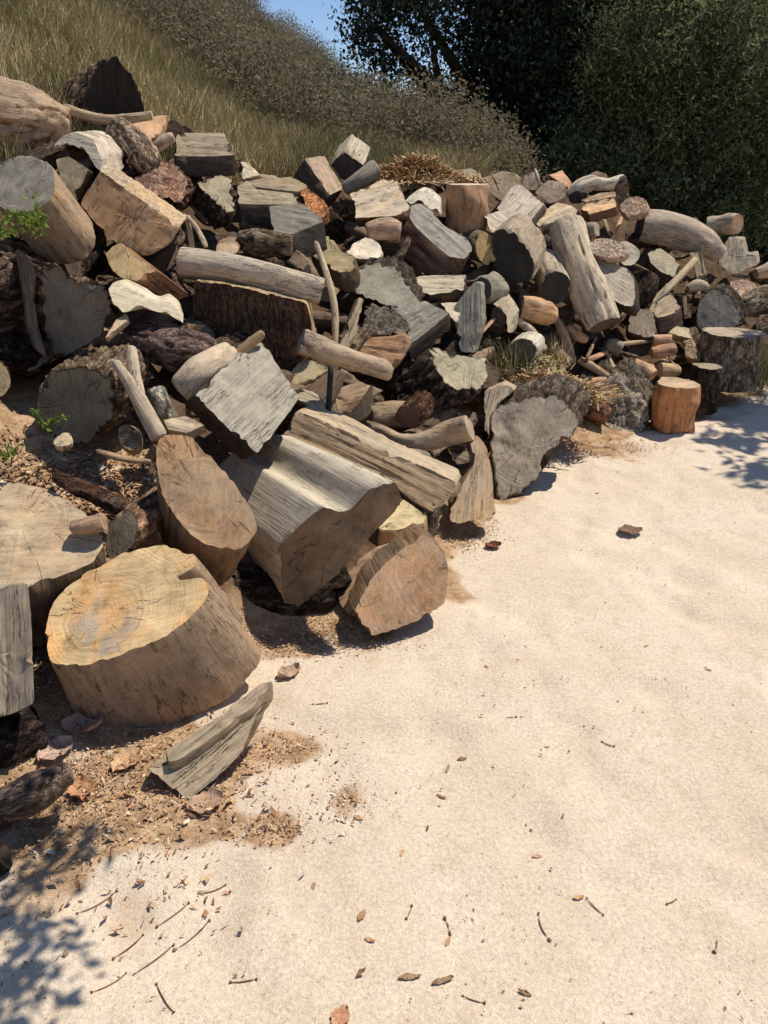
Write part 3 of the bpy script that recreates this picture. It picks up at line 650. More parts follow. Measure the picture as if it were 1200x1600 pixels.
one('split_log', 'biggest split log with pale trough on top and shaded brown front end', 'split log',
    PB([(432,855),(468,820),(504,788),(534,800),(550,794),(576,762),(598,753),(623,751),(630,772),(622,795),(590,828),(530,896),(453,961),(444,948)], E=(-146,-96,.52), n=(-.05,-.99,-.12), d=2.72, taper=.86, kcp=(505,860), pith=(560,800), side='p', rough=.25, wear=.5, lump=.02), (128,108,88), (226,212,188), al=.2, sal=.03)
one('log', 'log with large oval brown and grey face leaning left of the biggest split log', 'log',
    PB([(243,700),(250,684),(266,678),(300,683),(322,700),(360,743),(396,800),(403,830),(390,850),(367,860),(317,847),(283,820),(253,780),(243,740)], E=(-14,84,.26), n=(.30,-.72,.62), d=2.58, rnd=True, taper=.78, pith=(318,772), kcp=(320,775), side='w'), (172,142,108), (128,102,78), al=.69, sal=.2)
one('log', 'short log with small dark cracked oval face against the leaning oval-faced log', 'log',
    RL(190,836,43,26,-74, E=(84,-60,.3), side='b', d=2.56, rough=.7), (122,110,88), (176,136,104), al=.2)
one('branch', 'reddish brown rotten branch lying above the flat pale disc', 'branch', TB([(84,744,10),(120,760,15),(160,778,17),(200,796,17)], rel=2.66, side='b', rough=1.5, cap='w'), (90,60,44), (118,84,64))
one('wood_chunk', 'small reddish tan chunk resting on the flat pale disc', 'wood chunk', TB([(112,822,13),(135,822,18),(163,816,19)], rel=2.5, side='w', rough=2.5, sq=.2), (186,150,122))
one('log', 'added dark log standing in for the shadow under the biggest split log', 'log', TB([(338,905,38,.04),(400,928,46),(470,930,46),(540,900,34,.05)], rel=3.02, side='b'), (84,70,58), (80,66,55), al=0., sal=0.)  # added body, its dark colour stands in for the shadow here
# --- slope above the front row
one('log', 'bark log end with dark grey round face left of the Y-shaped branch', 'log', RL(118,630,68,66,0, E=(58,-40,.3), n=(-.28,-.95,-.08), side='b', d=2.95, rough=1.1), (122,118,104), (158,132,104), al=.05)
one('branch', 'pale bare Y-shaped branch in front of the dark grey round face', 'branch', None or TB([(182,566,9),(205,598,11),(226,640,13),(246,684,15)], rel=2.86, side='w', oval=.1), (206,184,158)) if False else \
build('branch', 'pale bare Y-shaped branch in front of the dark grey round face', 'branch', [TB([(178,566,7,.02),(202,598,10),(224,638,13),(248,684,15)], rel=2.84), TB([(204,544,9,.06),(210,580,9,.03),(216,618,11)], rel=2.84)], (206,184,158), al=.1)
one('log', 'short whitish speckled stub right of the Y-shaped branch', 'log', TB([(243,606,14),(250,630,16),(262,652,18,.05)], rel=2.98, side='b', rough=.4), (200,190,172), (206,198,184), al=.05)
one('log', 'cream smooth log tucked behind the square grey block', 'log', TB([(282,612,22),(312,585,27),(362,556,25,.08)], rel=3.1, side='w'), (110,90,74), (226,204,176), al=.2)
one('wood_block', 'square grey weathered block with bold parallel cracks in the middle of the pile', 'wood block',
    PB([(300,618),(352,566),(404,520),(440,575),(468,622),(402,712),(350,665)], E=(-22,16,.20), n=(.22,-.52,.82), d=3.02, gdir=(1,-1.0), side='w', cell=.008), (184,174,156), (80,66,54), al=.03)  # shade of the lower end is put into the dark side colour
one('wood_chunk', 'knobby splinter standing behind the square grey block', 'wood chunk', TB([(352,574,7),(382,545,9),(404,526,8),(412,520,6)], rel=3.14, side='w', rough=2), (170,140,104), split=False)
one('split_log', 'long brown weathered beam lying right behind the biggest split log', 'split log',
    PB([(462,638),(520,661),(610,706),(716,752),(713,768),(678,806),(640,782),(600,748),(500,704),(436,694),(448,664)], E=(16,-16,.2), n=(.05,-.82,.56), d=3.3, gdir=(.9,.42), side='w', cell=.009), (166,142,112), (196,176,146), al=.2)
one('split_log', 'flat grey split piece under the curved branch', 'split log', PB([(628,698),(668,703),(718,748),(702,762),(650,735)], E=(6,18,.03), n=LIT, gdir=(.9,.5), d=3.5), (172,158,140))
one('branch', 'curved grey branch with sawn end arching over the beam', 'branch', TB([(566,664,9,.08),(592,674,12,.04),(625,690,12),(662,690,14),(700,677,18),(734,668,20,-.04)], rel=3.62, side='w', oval=.1), (180,160,136), (176,154,128))
one('split_log', 'curved tan and grey slab standing on the sand below the arching branch', 'split log',
    PB([(733,692),(748,683),(762,700),(770,740),(773,778),(776,808),(745,812),(716,821),(701,815),(702,788),(723,752),(741,722)], E=(-4,-8,.10), n=(.25,-.8,.54), d=3.55, gdir=(.08,-1), side='w', ngon=True, rough=.6), (198,172,142), (160,128,98), al=.5)
one('log_slice', 'big grey cracked slab leaning at the edge of the sand in mid picture', 'log slice',
    PB([(768,640),(800,624),(850,612),(885,620),(908,650),(905,672),(880,690),(852,720),(845,745),(800,780),(778,786),(770,740),(764,700)], E=(20,-34,.2), n=(.05,-.86,.5), d=4.02, rnd=True, pith=(850,655), kcp=(830,690), side='b', gouge=.03), (166,152,134), (120,104,88), al=.1)
one('bark_slab', 'pale strip of wood split from the left rim of the big grey slab', 'bark piece', PB([(756,612),(786,598),(806,608),(782,628),(766,652),(762,690),(756,680)], E=(6,-6,.1), n=(-.1,-.8,.6), d=4.02, gdir=(-.3,1), ngon=True), (196,176,152))
THICK = one('log', 'thick bark log with pale half-round face above the curved branch', 'log',
    PB([(668,539),(705,549),(761,560),(764,598),(751,613),(721,613),(695,599),(677,571)], E=(-66,52,.12), n=(.28,-.55,.78), d=4.0, side='b', taper=1.12, rough=1.4, lump=.07, pith=(730,560)), (176,166,136), (88,72,60), al=.1)
_st = one('branch_stub', None, None, RL(640,652,24,21,0, E=(20,-24,.1), n=(-.15,-.95,.1), d=3.78, side='b', rough=1.4), (120,84,56), (92,76,64), split=False); _st.location = _st.location - THICK.location; _st.parent = THICK
one('log', 'thin smooth log with round grey end left of the thick bark log', 'log', TB([(470,532,20,-.06),(530,556,17),(606,581,15,.2)], rel=3.42, side='w'), (166,152,138), (186,162,138), al=.15)
one('split_log', 'olive tan half disc under the thin smooth log', 'split log', PB([(443,592),(474,557),(520,575),(492,593),(462,602)], E=(4,18,.08), n=LIT, d=3.62), (164,152,120))
one('split_log', 'tan V-notched offcut between the dark rod and the thick bark log', 'split log', PB([(518,588),(529,632),(546,645),(568,618),(583,598),(582,640),(560,658),(542,664),(516,650)], E=(-3,8,.1), n=FACE, d=3.62, ngon=True, gdir=(.2,1)), (186,154,116))
one('rod', 'dark greenish rod standing below the thin cream stick', 'rod', TB([(517,572,4.5),(515,610,4.5),(513,650,4.5)], rel=3.5, side='w', rough=.1, oval=.01), (46,56,50), split=False)
one('wood_chunk', 'small cream chunk behind the right corner of the square grey block', 'wood chunk', PB([(446,598),(488,610),(510,625),(508,646),(480,634),(460,622)], E=(4,14,.08), n=LIT, d=3.5, gdir=(.8,.4)), (198,180,152))
one('log', 'upright dark bark log with thin pale top edge below the long smooth log', 'log',
    PB([(303,436),(340,440),(400,452),(480,472),(494,545),(458,582),(405,560),(352,566),(318,545),(302,500)], E=(10,-12,.28), n=(-.12,-.99,-.05), d=3.6, side='w', cap='b', gdir=(.1,1)), (104,78,58), (184,158,124), al=.5)
one('log', 'long smooth grey log with small knots lying across the pile', 'log', TB([(282,411,23),(345,419,22),(420,432,23),(503,455,19,.05)], rel=3.62, side='w', oval=.08, rough=.6, lump=.09), (150,136,122), (206,190,170), al=.12)
one('log', 'rough reddish grey bark log below the cream shell at left', 'log', TB([(196,528,26),(240,535,36),(290,548,44),(326,560,34,.08)], rel=3.2, side='b', rough=1.1, sq=.1), (120,96,86), (140,114,106), al=.3)
one('bark_shell', 'cream curled bark shell above the rough reddish log', 'bark piece', PB([(168,452),(192,445),(213,455),(247,474),(262,468),(280,482),(288,508),(264,494),(225,484),(190,490),(174,474)], E=(4,-12,.16), n=(.1,-.7,.7), d=3.12, gdir=(1,.3), ngon=True), (236,220,190), al=.05)
one('wood_chunk', 'small cream scrap hanging beside the dark leaning log face', 'wood chunk', PB([(180,498),(196,488),(200,502),(180,518),(164,532),(168,516)], E=(5,5,.04), n=LIT, d=3.08, ngon=True), (206,184,152), split=False)
one('log', 'big log with dark grey leaning face and crusted bark top at left', 'log',
    PB([(58,414),(88,409),(112,430),(132,436),(160,436),(174,458),(181,485),(162,530),(135,548),(105,563),(82,556),(68,535),(60,500),(56,460)], E=(-90,-24,.3), n=(-.2,-.97,-.02), d=3.05, side='b', rough=1.3, pith=(110,500)), (122,112,100), (150,118,92), al=.2)
one('split_board', 'thin upright grey slab split from the left rim of the dark leaning face', 'wood slab', PB([(28,388),(46,402),(60,428),(56,470),(60,510),(76,562),(58,548),(42,505),(34,440)], E=(-6,-2,.12), n=(-.1,-.94,.3), d=3.05, gdir=(.1,1), ngon=True), (122,108,94))
one('log', 'dark crumbling bark log at left edge beside the dark leaning face', 'log', TB([(-50,470,66),(-10,462,60),(26,452,46,.1)], rel=3.16, side='b', rough=1.6), (104,82,66), (116,94,78))
one('log', 'small tan face peeping out at the left edge below the bark log', 'log', RL(-2,594,22,30,0, E=(-20,-12,.2), n=FACE, d=2.95, side='b'), (176,154,112), (90,70,54))
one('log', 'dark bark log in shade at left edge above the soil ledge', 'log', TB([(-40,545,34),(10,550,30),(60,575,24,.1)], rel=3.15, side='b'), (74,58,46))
one('split_log', 'olive tan half disc at left with thin board edge running to its right', 'split log', PB([(163,398),(176,384),(190,378),(202,388),(246,422),(214,440),(190,437),(172,421)], E=(58,40,.16), n=(-.1,-.62,.78), d=3.36, side='w', taper=.9), (178,152,104), (150,102,66), al=.2)
one('split_log', 'broad brown slab with sunlit left half below the white bark arch', 'split log', PB([(157,266),(220,308),(284,352),(262,385),(226,402),(168,378),(122,318)], E=(16,-14,.2), n=(-.05,-.86,.5), d=3.52, gdir=(-.5,.8), side='w'), (160,126,90), (206,180,146), al=.5)
one('log', 'brown log with grey oval face tipped upward at the left edge', 'log', RL(36,286,54,44,-25, E=(62,82,.13), n=(-.42,-.58,.7), d=3.32, side='w', rough=.8), (158,150,136), (172,142,110), al=.1, sal=.3)
one('wood_chunk', 'small grey olive block between the grey oval face and the bark arch', 'wood chunk', PB([(85,247),(107,243),(140,265),(118,314),(96,300)], E=(12,6,.15), n=FACE, d=3.6), (146,134,112), (100,80,62))
one('bark_shell', 'white curled bark shell arching over shade near the top left', 'bark piece', PB([(80,230),(96,213),(118,205),(144,214),(160,240),(162,272),(150,264),(136,243),(115,228),(98,228),(86,238)], E=(36,-4,.2), n=(-.25,-.85,.45), d=3.72, ngon=True, gdir=(1,.2), rough=.5), (226,212,190), (236,216,194), al=.1)
one('log', 'massive furrowed reddish trunk entering at the top left edge', 'log', TB([(-130,180,82),(-20,186,66),(50,192,52),(112,200,30,.05)], rel=3.9, side='w', rough=4.5, lump=.13), (130,104,82), (178,150,122), al=.15)
one('stump', 'charred black triangular stump highest on the pile at top left', 'stump', PB([(113,170),(134,130),(158,90),(184,84),(205,110),(222,145),(227,181),(170,181)], E=(-52,30,.2), n=(.3,-.95,-.1), d=4.15, side='b', gdir=(.1,1), rough=1.2, ngon=False), (42,34,30), (176,148,116), al=.05)
one('branch', 'pale bare branch lying under the charred stump', 'branch', TB([(100,168,7),(130,180,8),(175,187,8),(238,180,7)], rel=4.0, side='w'), (204,178,146), split=False)
one('wood_chunk', 'orange tan sunlit chunk right of the furrowed pale log', 'wood chunk', PB([(198,184),(262,178),(250,212),(226,222),(206,208)], E=(4,14,.08), n=LIT, d=4.1), (212,168,128), al=.7)
one('log', 'furrowed pale grey log slanting down beside the white bark arch', 'log', TB([(178,198,20),(205,222,24),(228,248,24),(212,266,16)], rel=3.92, side='b', rough=1.4), (160,132,110), (196,170,146), al=.15)
one('wood_chunk', 'small pale hollow scrap right of the furrowed pale log', 'wood chunk', TB([(244,232,8),(258,220,9),(272,214,8)], rel=4.05, side='w', rough=2), (206,186,164), split=False)
one('wood_chunk', 'pinkish brown rough driftwood below the flat grey block', 'wood chunk', PB([(208,275),(228,262),(236,243),(262,248),(291,268),(300,292),(280,322),(240,308),(215,296)], E=(6,10,.14), n=LIT, d=3.88, cap='b', side='b', rnd=True, capr=4), (176,134,112), (120,92,76), al=.4)
one('wood_chunk', 'dark brown hummock of rotten wood at the foot of the grass bank', 'wood chunk', PB([(248,196),(275,186),(300,200),(312,212),(262,216)], E=(4,10,.12), n=FACE, d=4.5, rnd=True, cap='b'), (96,74,56), split=False)
one('wood_block', 'flat topped grey block against the grass, upper left', 'wood block', PB([(275,208),(352,208),(368,242),(322,244),(270,243)], E=(2,32,.03), n=(.02,-.5,.87), d=4.15, gdir=(1,.05)), (172,154,128), (80,66,54), al=.1)
one('split_log', 'leaning grey tan half log below the flat topped block', 'split log', PB([(307,282),(342,272),(364,280),(362,305),(376,331),(352,336),(327,307),(307,291)], E=(-16,26,.08), n=(.2,-.55,.8), d=4.0, side='b'), (172,158,128), (96,80,66), al=.1)
one('wood_chunk', 'small whitish wedge on the grass edge left of the twin boxes', 'wood chunk', PB([(375,252),(387,252),(410,274),(378,281)], E=(3,6,.05), n=LIT, d=4.5, gdir=(1,1)), (220,206,184), split=False)
one('split_board', 'tan slab lying on the grass edge behind the dark fronted block', 'wood slab', PB([(378,281),(410,271),(455,274),(482,290),(466,300),(432,297),(400,293)], E=(2,9,.03), n=TOP, d=4.45, gdir=(1,.1)), (166,148,118), al=.3)
one('wood_block', 'dark fronted block with pale top left of the orange rotten wood', 'wood block', PB([(369,291),(386,283),(402,296),(460,303),(468,320),(420,319),(370,318)], E=(3,44,.02), n=(.0,-.42,.9), d=4.2, gdir=(1,.1)), (176,160,132), (70,58,48), al=.15)
one('wood_block', 'grey faced block jutting right below the orange rotten wood', 'wood block', PB([(420,322),(475,319),(508,345),(456,366),(424,360)], E=(6,44,.02), n=(.12,-.55,.82), d=4.02, gdir=(1,.2)), (138,130,118), (62,52,44), al=.02)
one('wood_chunk', 'bright orange crumbling rotten wood at upper middle', 'wood chunk', PB([(464,300),(482,291),(507,318),(508,338),(490,344),(472,322)], E=(8,8,.08), n=LIT, d=4.35, cap='b', side='b', rnd=True), (216,144,82), (176,112,64), al=.6)
one('log', 'short crusty bark log above the long smooth log', 'log', TB([(372,378,20),(412,379,27),(458,384,17)], rel=3.95, side='b', rough=1.5, sq=.15), (112,92,74), (150,130,108), al=.1)
one('log', 'small round pale end left of the crusty bark log', 'log', RL(355,389,19,13,0, E=(4,-8,.15), n=(.0,-.72,.69), side='w', d=3.85), (206,180,150), (150,120,92))
build('branch', 'forked bleached twigs standing above the long smooth log', 'branch', [TB([(288,335,3.5),(296,360,4),(300,388,5)], rel=3.72), TB([(292,338,3.5),(308,358,4),(322,386,4.5)], rel=3.7)], (226,200,166), split=False)
one('wood_chunk', 'small brown roof-shaped chunk at right end of long smooth log', 'wood chunk', PB([(446,408),(463,390),(480,402),(496,430),(476,428)], E=(6,4,.1), n=FACE, d=3.95), (142,120,98), split=False)
one('split_board', 'olive tan curved slab behind the thin cream stick', 'wood slab', PB([(484,396),(498,374),(516,370),(534,392),(556,402),(550,425),(524,424),(505,410)], E=(8,30,.06), n=(.05,-.62,.78), d=4.15, rnd=True), (178,158,114), (90,72,54), al=.2)
one('branch', 'thin cream bent stick standing upright left of the big grey round face', 'branch', TB([(493,378,4.5,.06),(506,415,5,.03),(520,465,5.5),(524,505,5.5),(523,540,5)], rel=3.86, side='w', oval=.04), (206,186,158), split=False)
one('split_log', 'cream scrap slab just above the big oval-faced log', 'split log', PB([(252,655),(290,648),(322,664),(292,678),(262,672)], E=(4,12,.08), n=LIT, d=2.92, gdir=(1,.2)), (206,186,156), split=False)
one('branch', 'dark curved root hooking down beside the dark grey round face', 'branch', TB([(186,652,6),(212,654,7),(232,676,7),(226,702,5)], rel=2.84, side='b'), (112,90,76), split=False)
one('wood_chunk', 'rotten honeycombed tan chunk under the curved root', 'wood chunk', PB([(184,670),(200,662),(220,676),(216,702),(192,700)], E=(4,8,.06), n=LIT, d=2.86, cap='b', rnd=True), (200,170,128), split=False)
one('wood_chunk', 'small pale stone-like scrap at the foot of the dark grey round face', 'wood chunk', PB([(82,690),(96,676),(110,676),(112,694),(92,700)], E=(3,6,.04), n=LIT, d=2.78, rnd=True), (212,192,162), split=False)
one('branch', 'long thin brown stick on the soil ledge left of the Y-shaped branch', 'branch', TB([(150,704,4),(190,716,5),(236,722,4)], rel=2.78, side='w'), (168,140,112), split=False)
one('bark_slab', 'tan bark flake curling at the top edge of the soil ledge', 'bark piece', TB([(232,742,9),(244,716,12),(240,694,7)], rel=2.8, side='b', sq=.6), (186,150,118), split=False)
# --- upper middle
one('wood_block', 'left of the twin boxes against the brush, pale lid and dark side', 'wood block', PB([(475,247),(506,242),(538,295),(515,306)], E=(-17,26,.04), n=(.55,-.5,.67), d=4.85, gdir=(.5,.85)), (206,176,148), (86,68,54), al=.2)  # sunlit top and shaded side are painted in by the two colours
one('wood_block', 'right of the twin boxes, standing on its corner with dark square front', 'wood block', PB([(515,256),(538,235),(569,258),(541,292)], E=(12,-28,.16), n=(-.25,-.96,-.1), d=4.95), (74,62,54), (206,190,166), al=.1)  # front painted dark for its shade, upper sides pale for the sun
one('log', 'grey slanting log propping up the right twin box', 'log', TB([(538,296,10),(562,280,13),(586,264,15,.05)], rel=4.85, side='w'), (120,108,96), (150,138,122))
one('wood_block', 'pale pinkish broad block with streaked face right below the twin boxes', 'wood block', PB([(545,302),(600,278),(620,277),(632,308),(642,322),(636,336),(552,343),(556,326)], E=(4,14,.14), n=LIT, gdir=(1,-.3), d=4.6), (222,202,176), (120,96,76), al=.4)
one('wood_chunk', 'small grey wedge poking from the straw heap', 'wood chunk', PB([(638,289),(661,270),(672,292),(656,300)], E=(3,6,.08), n=FACE, d=5.1), (150,138,124), split=False)
one('wood_block', 'greyish block on the crest right of the straw heap', 'wood block', PB([(702,263),(735,260),(752,272),(744,286),(706,282)], E=(4,10,.1), n=LIT, d=5.5, gdir=(1,0)), (172,156,130), split=False)
one('wood_block', 'tan square-ended block on the crest behind the pale leaning plank', 'wood block', PB([(752,278),(784,266),(808,272),(806,300),(784,316),(764,302)], E=(6,4,.15), n=FACE, d=5.55), (176,156,128), split=False)
one('stump', 'upright stump with reddish brown stained side in the upper middle', 'stump', UPR(728,362,33,288, d=4.95, side='w', lump=.03), (214,200,180), (176,140,110), al=.2, sal=.5)
one('bark_shell', 'white curved shell left of the reddish upright stump', 'bark piece', PB([(632,314),(655,297),(670,299),(687,316),(690,338),(673,328),(656,316),(640,321)], E=(4,-6,.16), n=(.1,-.7,.7), d=4.72, ngon=True), (238,226,204), al=.05)
one('split_log', 'half log with grey flat top slanting and dark brown belly in upper middle', 'split log', PB([(639,322),(655,317),(672,327),(694,353),(731,373),(741,392),(728,405),(702,401),(679,382),(651,356),(640,341)], E=(-26,34,.05), n=(.25,-.5,.83), d=4.6, side='w', gdir=(1,.8), taper=1.1), (158,152,140), (100,70,52), al=.03, sal=.5)
one('log', 'short pinkish tan log left of the slanting half log', 'log', TB([(574,364,14),(598,358,17),(626,362,17)], rel=4.5, side='w'), (170,130,104), (216,176,142), al=.5)
one('bark_slab', 'thin curved bark rim below the short pinkish log', 'bark piece', TB([(612,412,5),(628,396,7),(640,372,5)], rel=4.45, side='b'), (168,146,124), split=False)
one('wood_chunk', 'bright white chunk above the big grey round face', 'wood chunk', PB([(540,392),(562,373),(580,372),(597,388),(590,404),(552,403)], E=(3,8,.1), n=LIT, d=4.35, rnd=True), (244,228,204), split=False, al=.2)
one('log', 'big grey round face with olive tint in the centre of the pile', 'log', PB([(548,436),(566,414),(595,409),(624,418),(642,446),(655,474),(612,482),(575,474),(552,458)], E=(14,-12,.25), n=(.05,-.72,.69), d=4.2, rnd=True, side='b', pith=(585,445)), (160,154,136), (96,80,66), al=.03)
one('split_log', 'flat grey wedge directly below the big grey round face', 'split log', PB([(608,480),(650,463),(704,488),(672,516),(637,543),(634,505)], E=(4,28,.08), n=(.05,-.7,.71), d=4.12, gdir=(.8,-.5)), (160,152,138), (92,82,70), al=.03)  # shade on the lower right side is painted into the side colour
one('bark_slab', 'rugged bark chunk below the big grey round face', 'bark piece', PB([(566,492),(582,472),(612,480),(638,504),(636,520),(600,527),(570,520)], E=(4,12,.1), n=(.05,-.7,.7), d=4.08, cap='b', side='b', capr=5, rnd=True), (132,120,106), al=.1)
one('log', 'orange brown barkless log end below the rugged bark chunk', 'log', PB([(548,532),(600,524),(636,520),(640,545),(612,572),(576,562)], E=(-6,12,.1), n=FACE, d=4.0, gdir=(1,.1), rnd=True), (190,146,108), al=.3)
one('split_board', 'narrow light board leaning right of the cream stick', 'wood slab', PB([(560,462),(571,467),(548,556),(527,545)], E=(-5,4,.04), n=(.1,-.75,.65), d=3.95, gdir=(-.35,1)), (196,178,146), (120,100,78))
one('log', 'golden round log face left of the blackest arch face', 'log', RL(761,389,27,19,80, E=(-22,-8,.12), d=4.75, side='w', n=(.35,-.85,.4)), (190,156,98), (120,100,76), al=.2)
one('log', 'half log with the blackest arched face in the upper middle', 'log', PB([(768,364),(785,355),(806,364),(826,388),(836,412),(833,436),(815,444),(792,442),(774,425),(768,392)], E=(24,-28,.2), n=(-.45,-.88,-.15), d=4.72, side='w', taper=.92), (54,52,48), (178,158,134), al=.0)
one('split_board', 'pale slab lying on top of the blackest arched face', 'wood slab', PB([(755,338),(775,331),(804,352),(790,358),(768,366)], E=(8,-3,.06), n=LIT, d=4.8, gdir=(1,.7)), (220,206,186), split=False)
one('plank', 'pale leaning rectangular plank with striped grain near the crest', 'plank', PB([(774,327),(801,290),(815,287),(852,318),(824,352),(800,348)], E=(6,10,.06), n=(.05,-.62,.78), d=5.1, gdir=(-.7,.9)), (218,202,182), (120,100,84), al=.1)
one('wood_block', 'brown grey squarish end between the pale plank and the white driftwood', 'wood block', PB([(835,301),(853,288),(880,292),(882,309),(861,321),(846,314)], E=(4,-8,.14), n=FACE, d=5.5), (150,130,110))
one('wood_chunk', 'orange tan crumbling piece on the crest left of the white driftwood', 'wood chunk', PB([(856,273),(878,265),(891,282),(888,296),(869,282)], E=(4,6,.08), n=LIT, d=5.8), (216,164,124), split=False, al=.6)
one('branch', 'white bleached driftwood with knotted grey end on the crest', 'branch', TB([(886,304,6),(902,294,11),(922,286,11),(948,288,9),(972,284,12,.04)], rel=5.75, side='w', rough=1.6, lump=.12), (236,220,200), al=.05)
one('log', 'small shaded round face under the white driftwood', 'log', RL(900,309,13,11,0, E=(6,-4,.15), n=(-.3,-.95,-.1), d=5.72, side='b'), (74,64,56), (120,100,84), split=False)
one('log', 'short grey bark log at right end of the white driftwood', 'log', TB([(956,292,9),(978,284,13,-.02)], rel=5.78, side='b'), (140,126,112), split=False)
one('wood_block', 'cream tan rectangular block below the brown grey end', 'wood block', PB([(828,338),(870,317),(892,319),(906,331),(842,356)], E=(3,14,.04), n=LIT, gdir=(1,-.35), d=5.2), (230,206,170), (110,84,66), al=.3)
one('split_log', 'yellowish tan split log below the white driftwood', 'split log', PB([(906,328),(914,318),(948,310),(961,308),(964,323),(920,336)], E=(2,14,.06), n=LIT, gdir=(1,-.25), d=5.55), (228,190,148), (110,74,56), al=.5)
one('split_board', 'thin brown slab sandwiched over the yellowish tan split log', 'wood slab', PB([(906,312),(935,301),(962,298),(962,307),(916,317)], E=(2,4,.05), n=LIT, gdir=(1,-.25), d=5.6), (176,150,122), split=False)
one('wood_chunk', 'pale brown chunk right of the yellowish tan split log', 'wood chunk', PB([(967,322),(985,307),(1006,310),(1012,326),(992,337),(974,338)], E=(4,8,.1), n=LIT, d=5.9, rnd=True, cap='b'), (182,152,128), split=False)
one('log', 'little grey log with ringed round face behind the bleached trunk', 'log', TB([(933,358,12,-.03),(912,362,13,.03)], rel=5.3, side='w'), (170,156,136), (140,118,98), split=False)
one('wood_chunk', 'whitish crumbly chunk above the big smooth grey bolt', 'wood chunk', PB([(914,386),(935,372),(960,374),(982,388),(970,402),(938,402)], E=(4,8,.08), n=LIT, d=5.25, cap='b', rnd=True), (206,182,162), split=False)
one('log', 'small grey rounded end on top of the big smooth grey bolt', 'log', RL(984,400,14,18,40, E=(-12,-8,.1), d=5.5, side='w', n=(.3,-.6,.7)), (168,160,144), (120,104,88), split=False)
one('log', 'tall bleached furrowed trunk leaning down through the middle right', 'log', TB([(887,352,27,.1),(903,408,27,.03),(922,462,27),(943,506,25,-.04)], rel=4.95, side='b', rough=.9, oval=.1, hollow=None) if False else
    TB([(943,508,25,-.04),(922,462,28),(903,408,28,.03),(886,350,27,.1)], rel=4.95, side='w', rough=2.6, oval=.1, lump=.09), (96,78,64), (232,212,184), al=.2, sal=.2)
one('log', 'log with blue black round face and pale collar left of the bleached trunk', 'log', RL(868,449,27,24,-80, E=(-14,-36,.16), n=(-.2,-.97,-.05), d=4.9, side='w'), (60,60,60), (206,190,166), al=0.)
one('log', 'big smooth grey bolt right of the bleached trunk', 'log', PB([(920,400),(961,409),(988,425),(993,447),(992,473),(978,480),(946,458),(934,434)], E=(8,16,.16), n=(.1,-.6,.79), d=5.2, rnd=True, gdir=(.8,.45)), (180,168,152), (70,56,46), al=.05)
one('log', 'long grey tan log with dark left end lying on the crest at right', 'log', TB([(1000,352,25),(1060,361,25),(1102,381,21),(1130,398,9)], rel=6.25, side='w', rough=.6), (72,62,54), (190,172,154), al=.15)
one('log', 'short pale log topmost at the right end of the crest', 'log', TB([(1104,352,13,.05),(1130,350,15),(1153,350,16,-.1)], rel=6.5, side='w'), (176,146,118), (210,190,162))
one('stump', 'splintered grey stump flaring below the short pale log at right', 'stump', PB([(1122,394),(1139,370),(1161,372),(1166,398),(1181,396),(1184,414),(1148,429),(1120,416)], E=(4,-4,.18), n=FACE, gdir=(-.1,1), d=6.35, rough=2), (174,162,142), al=.1)
one('split_log', 'grey lit half log under the long crest log at right', 'split log', PB([(1011,393),(1031,387),(1048,399),(1064,413),(1053,434),(1033,425),(1016,411)], E=(-8,26,.08), n=(.15,-.55,.82), d=5.95), (174,162,138), (76,62,50), al=.2)
one('branch', 'thin straight cream stick at right pointing up left of the dark round log', 'branch', TB([(1012,480,5,-.06),(1050,444,6),(1088,405,6,.08)], rel=5.8, side='w'), (222,200,170), split=False)
one('split_board', 'small upright slab at the top of the thin cream stick', 'wood slab', PB([(1076,394),(1096,390),(1101,428),(1088,440)], E=(4,2,.08), n=FACE, gdir=(.1,1), d=6.15), (166,150,126), split=False)
one('log', 'tan topped short log with shaded end below the thin cream stick', 'log', PB([(1022,478),(1044,461),(1058,467),(1062,484),(1027,496)], E=(4,28,.04), n=(.1,-.6,.79), d=5.65, rnd=True, gdir=(-.8,.5)), (188,164,134), (80,62,50), al=.3)
one('wood_block', 'grey squarish block left of the tan topped short log', 'wood block', PB([(981,500),(988,481),(1020,483),(1025,495),(1027,525),(1008,528),(981,518)], E=(-4,12,.12), n=FACE, d=5.5), (176,160,138), (90,74,60), al=.1)
one('log', 'large dark grey disc behind the tall ringed stump at right', 'log', PB([(1086,487),(1098,462),(1116,450),(1138,458),(1158,490),(1154,510),(1120,524),(1090,512)], E=(10,-10,.2), n=(-.2,-.88,.42), d=5.95, rnd=True, side='b'), (134,128,118), (92,80,70), al=.02)
one('stump', 'tall grey bark stump with ringed top near the right edge', 'stump', UPR(1131,602,43,519, d=5.62, side='b', cap='e', rough=.7), (176,158,134), (184,164,140), al=.1)
one('stump', 'dark greenish stump just right of the orange stump', 'stump', UPR(1094,642,24,572, d=5.30, side='b', rough=.5), (150,140,116), (86,80,68))
one('stump', 'short upright orange stump standing on the sand at right', 'stump', UPR(1050,668,33,598, d=5.02, side='w', rough=.6, lump=.03, r2=34), (190,166,130), (214,144,82), al=.3, sal=.2)
one('log', 'small pale yellow stub behind the orange stump', 'log', TB([(1030,578,11,-.02),(1058,580,11,.02)], rel=5.35, side='w'), (206,178,136), split=False)
one('log', 'tan orange short log left behind the orange stump', 'log', TB([(988,570,11),(1005,578,13),(1020,588,12,-.03)], rel=5.25, side='w'), (222,178,130), split=False, al=.6)
one('log', 'upper of two small pinkish logs above the orange stump', 'log', TB([(1020,532,9),(1048,531,9)], rel=5.5, side='w'), (214,170,140), split=False, al=.5)
one('log', 'lower of two small pinkish logs above the orange stump', 'log', TB([(1018,551,9),(1055,546,10)], rel=5.42, side='w'), (196,146,114), split=False, al=.5)
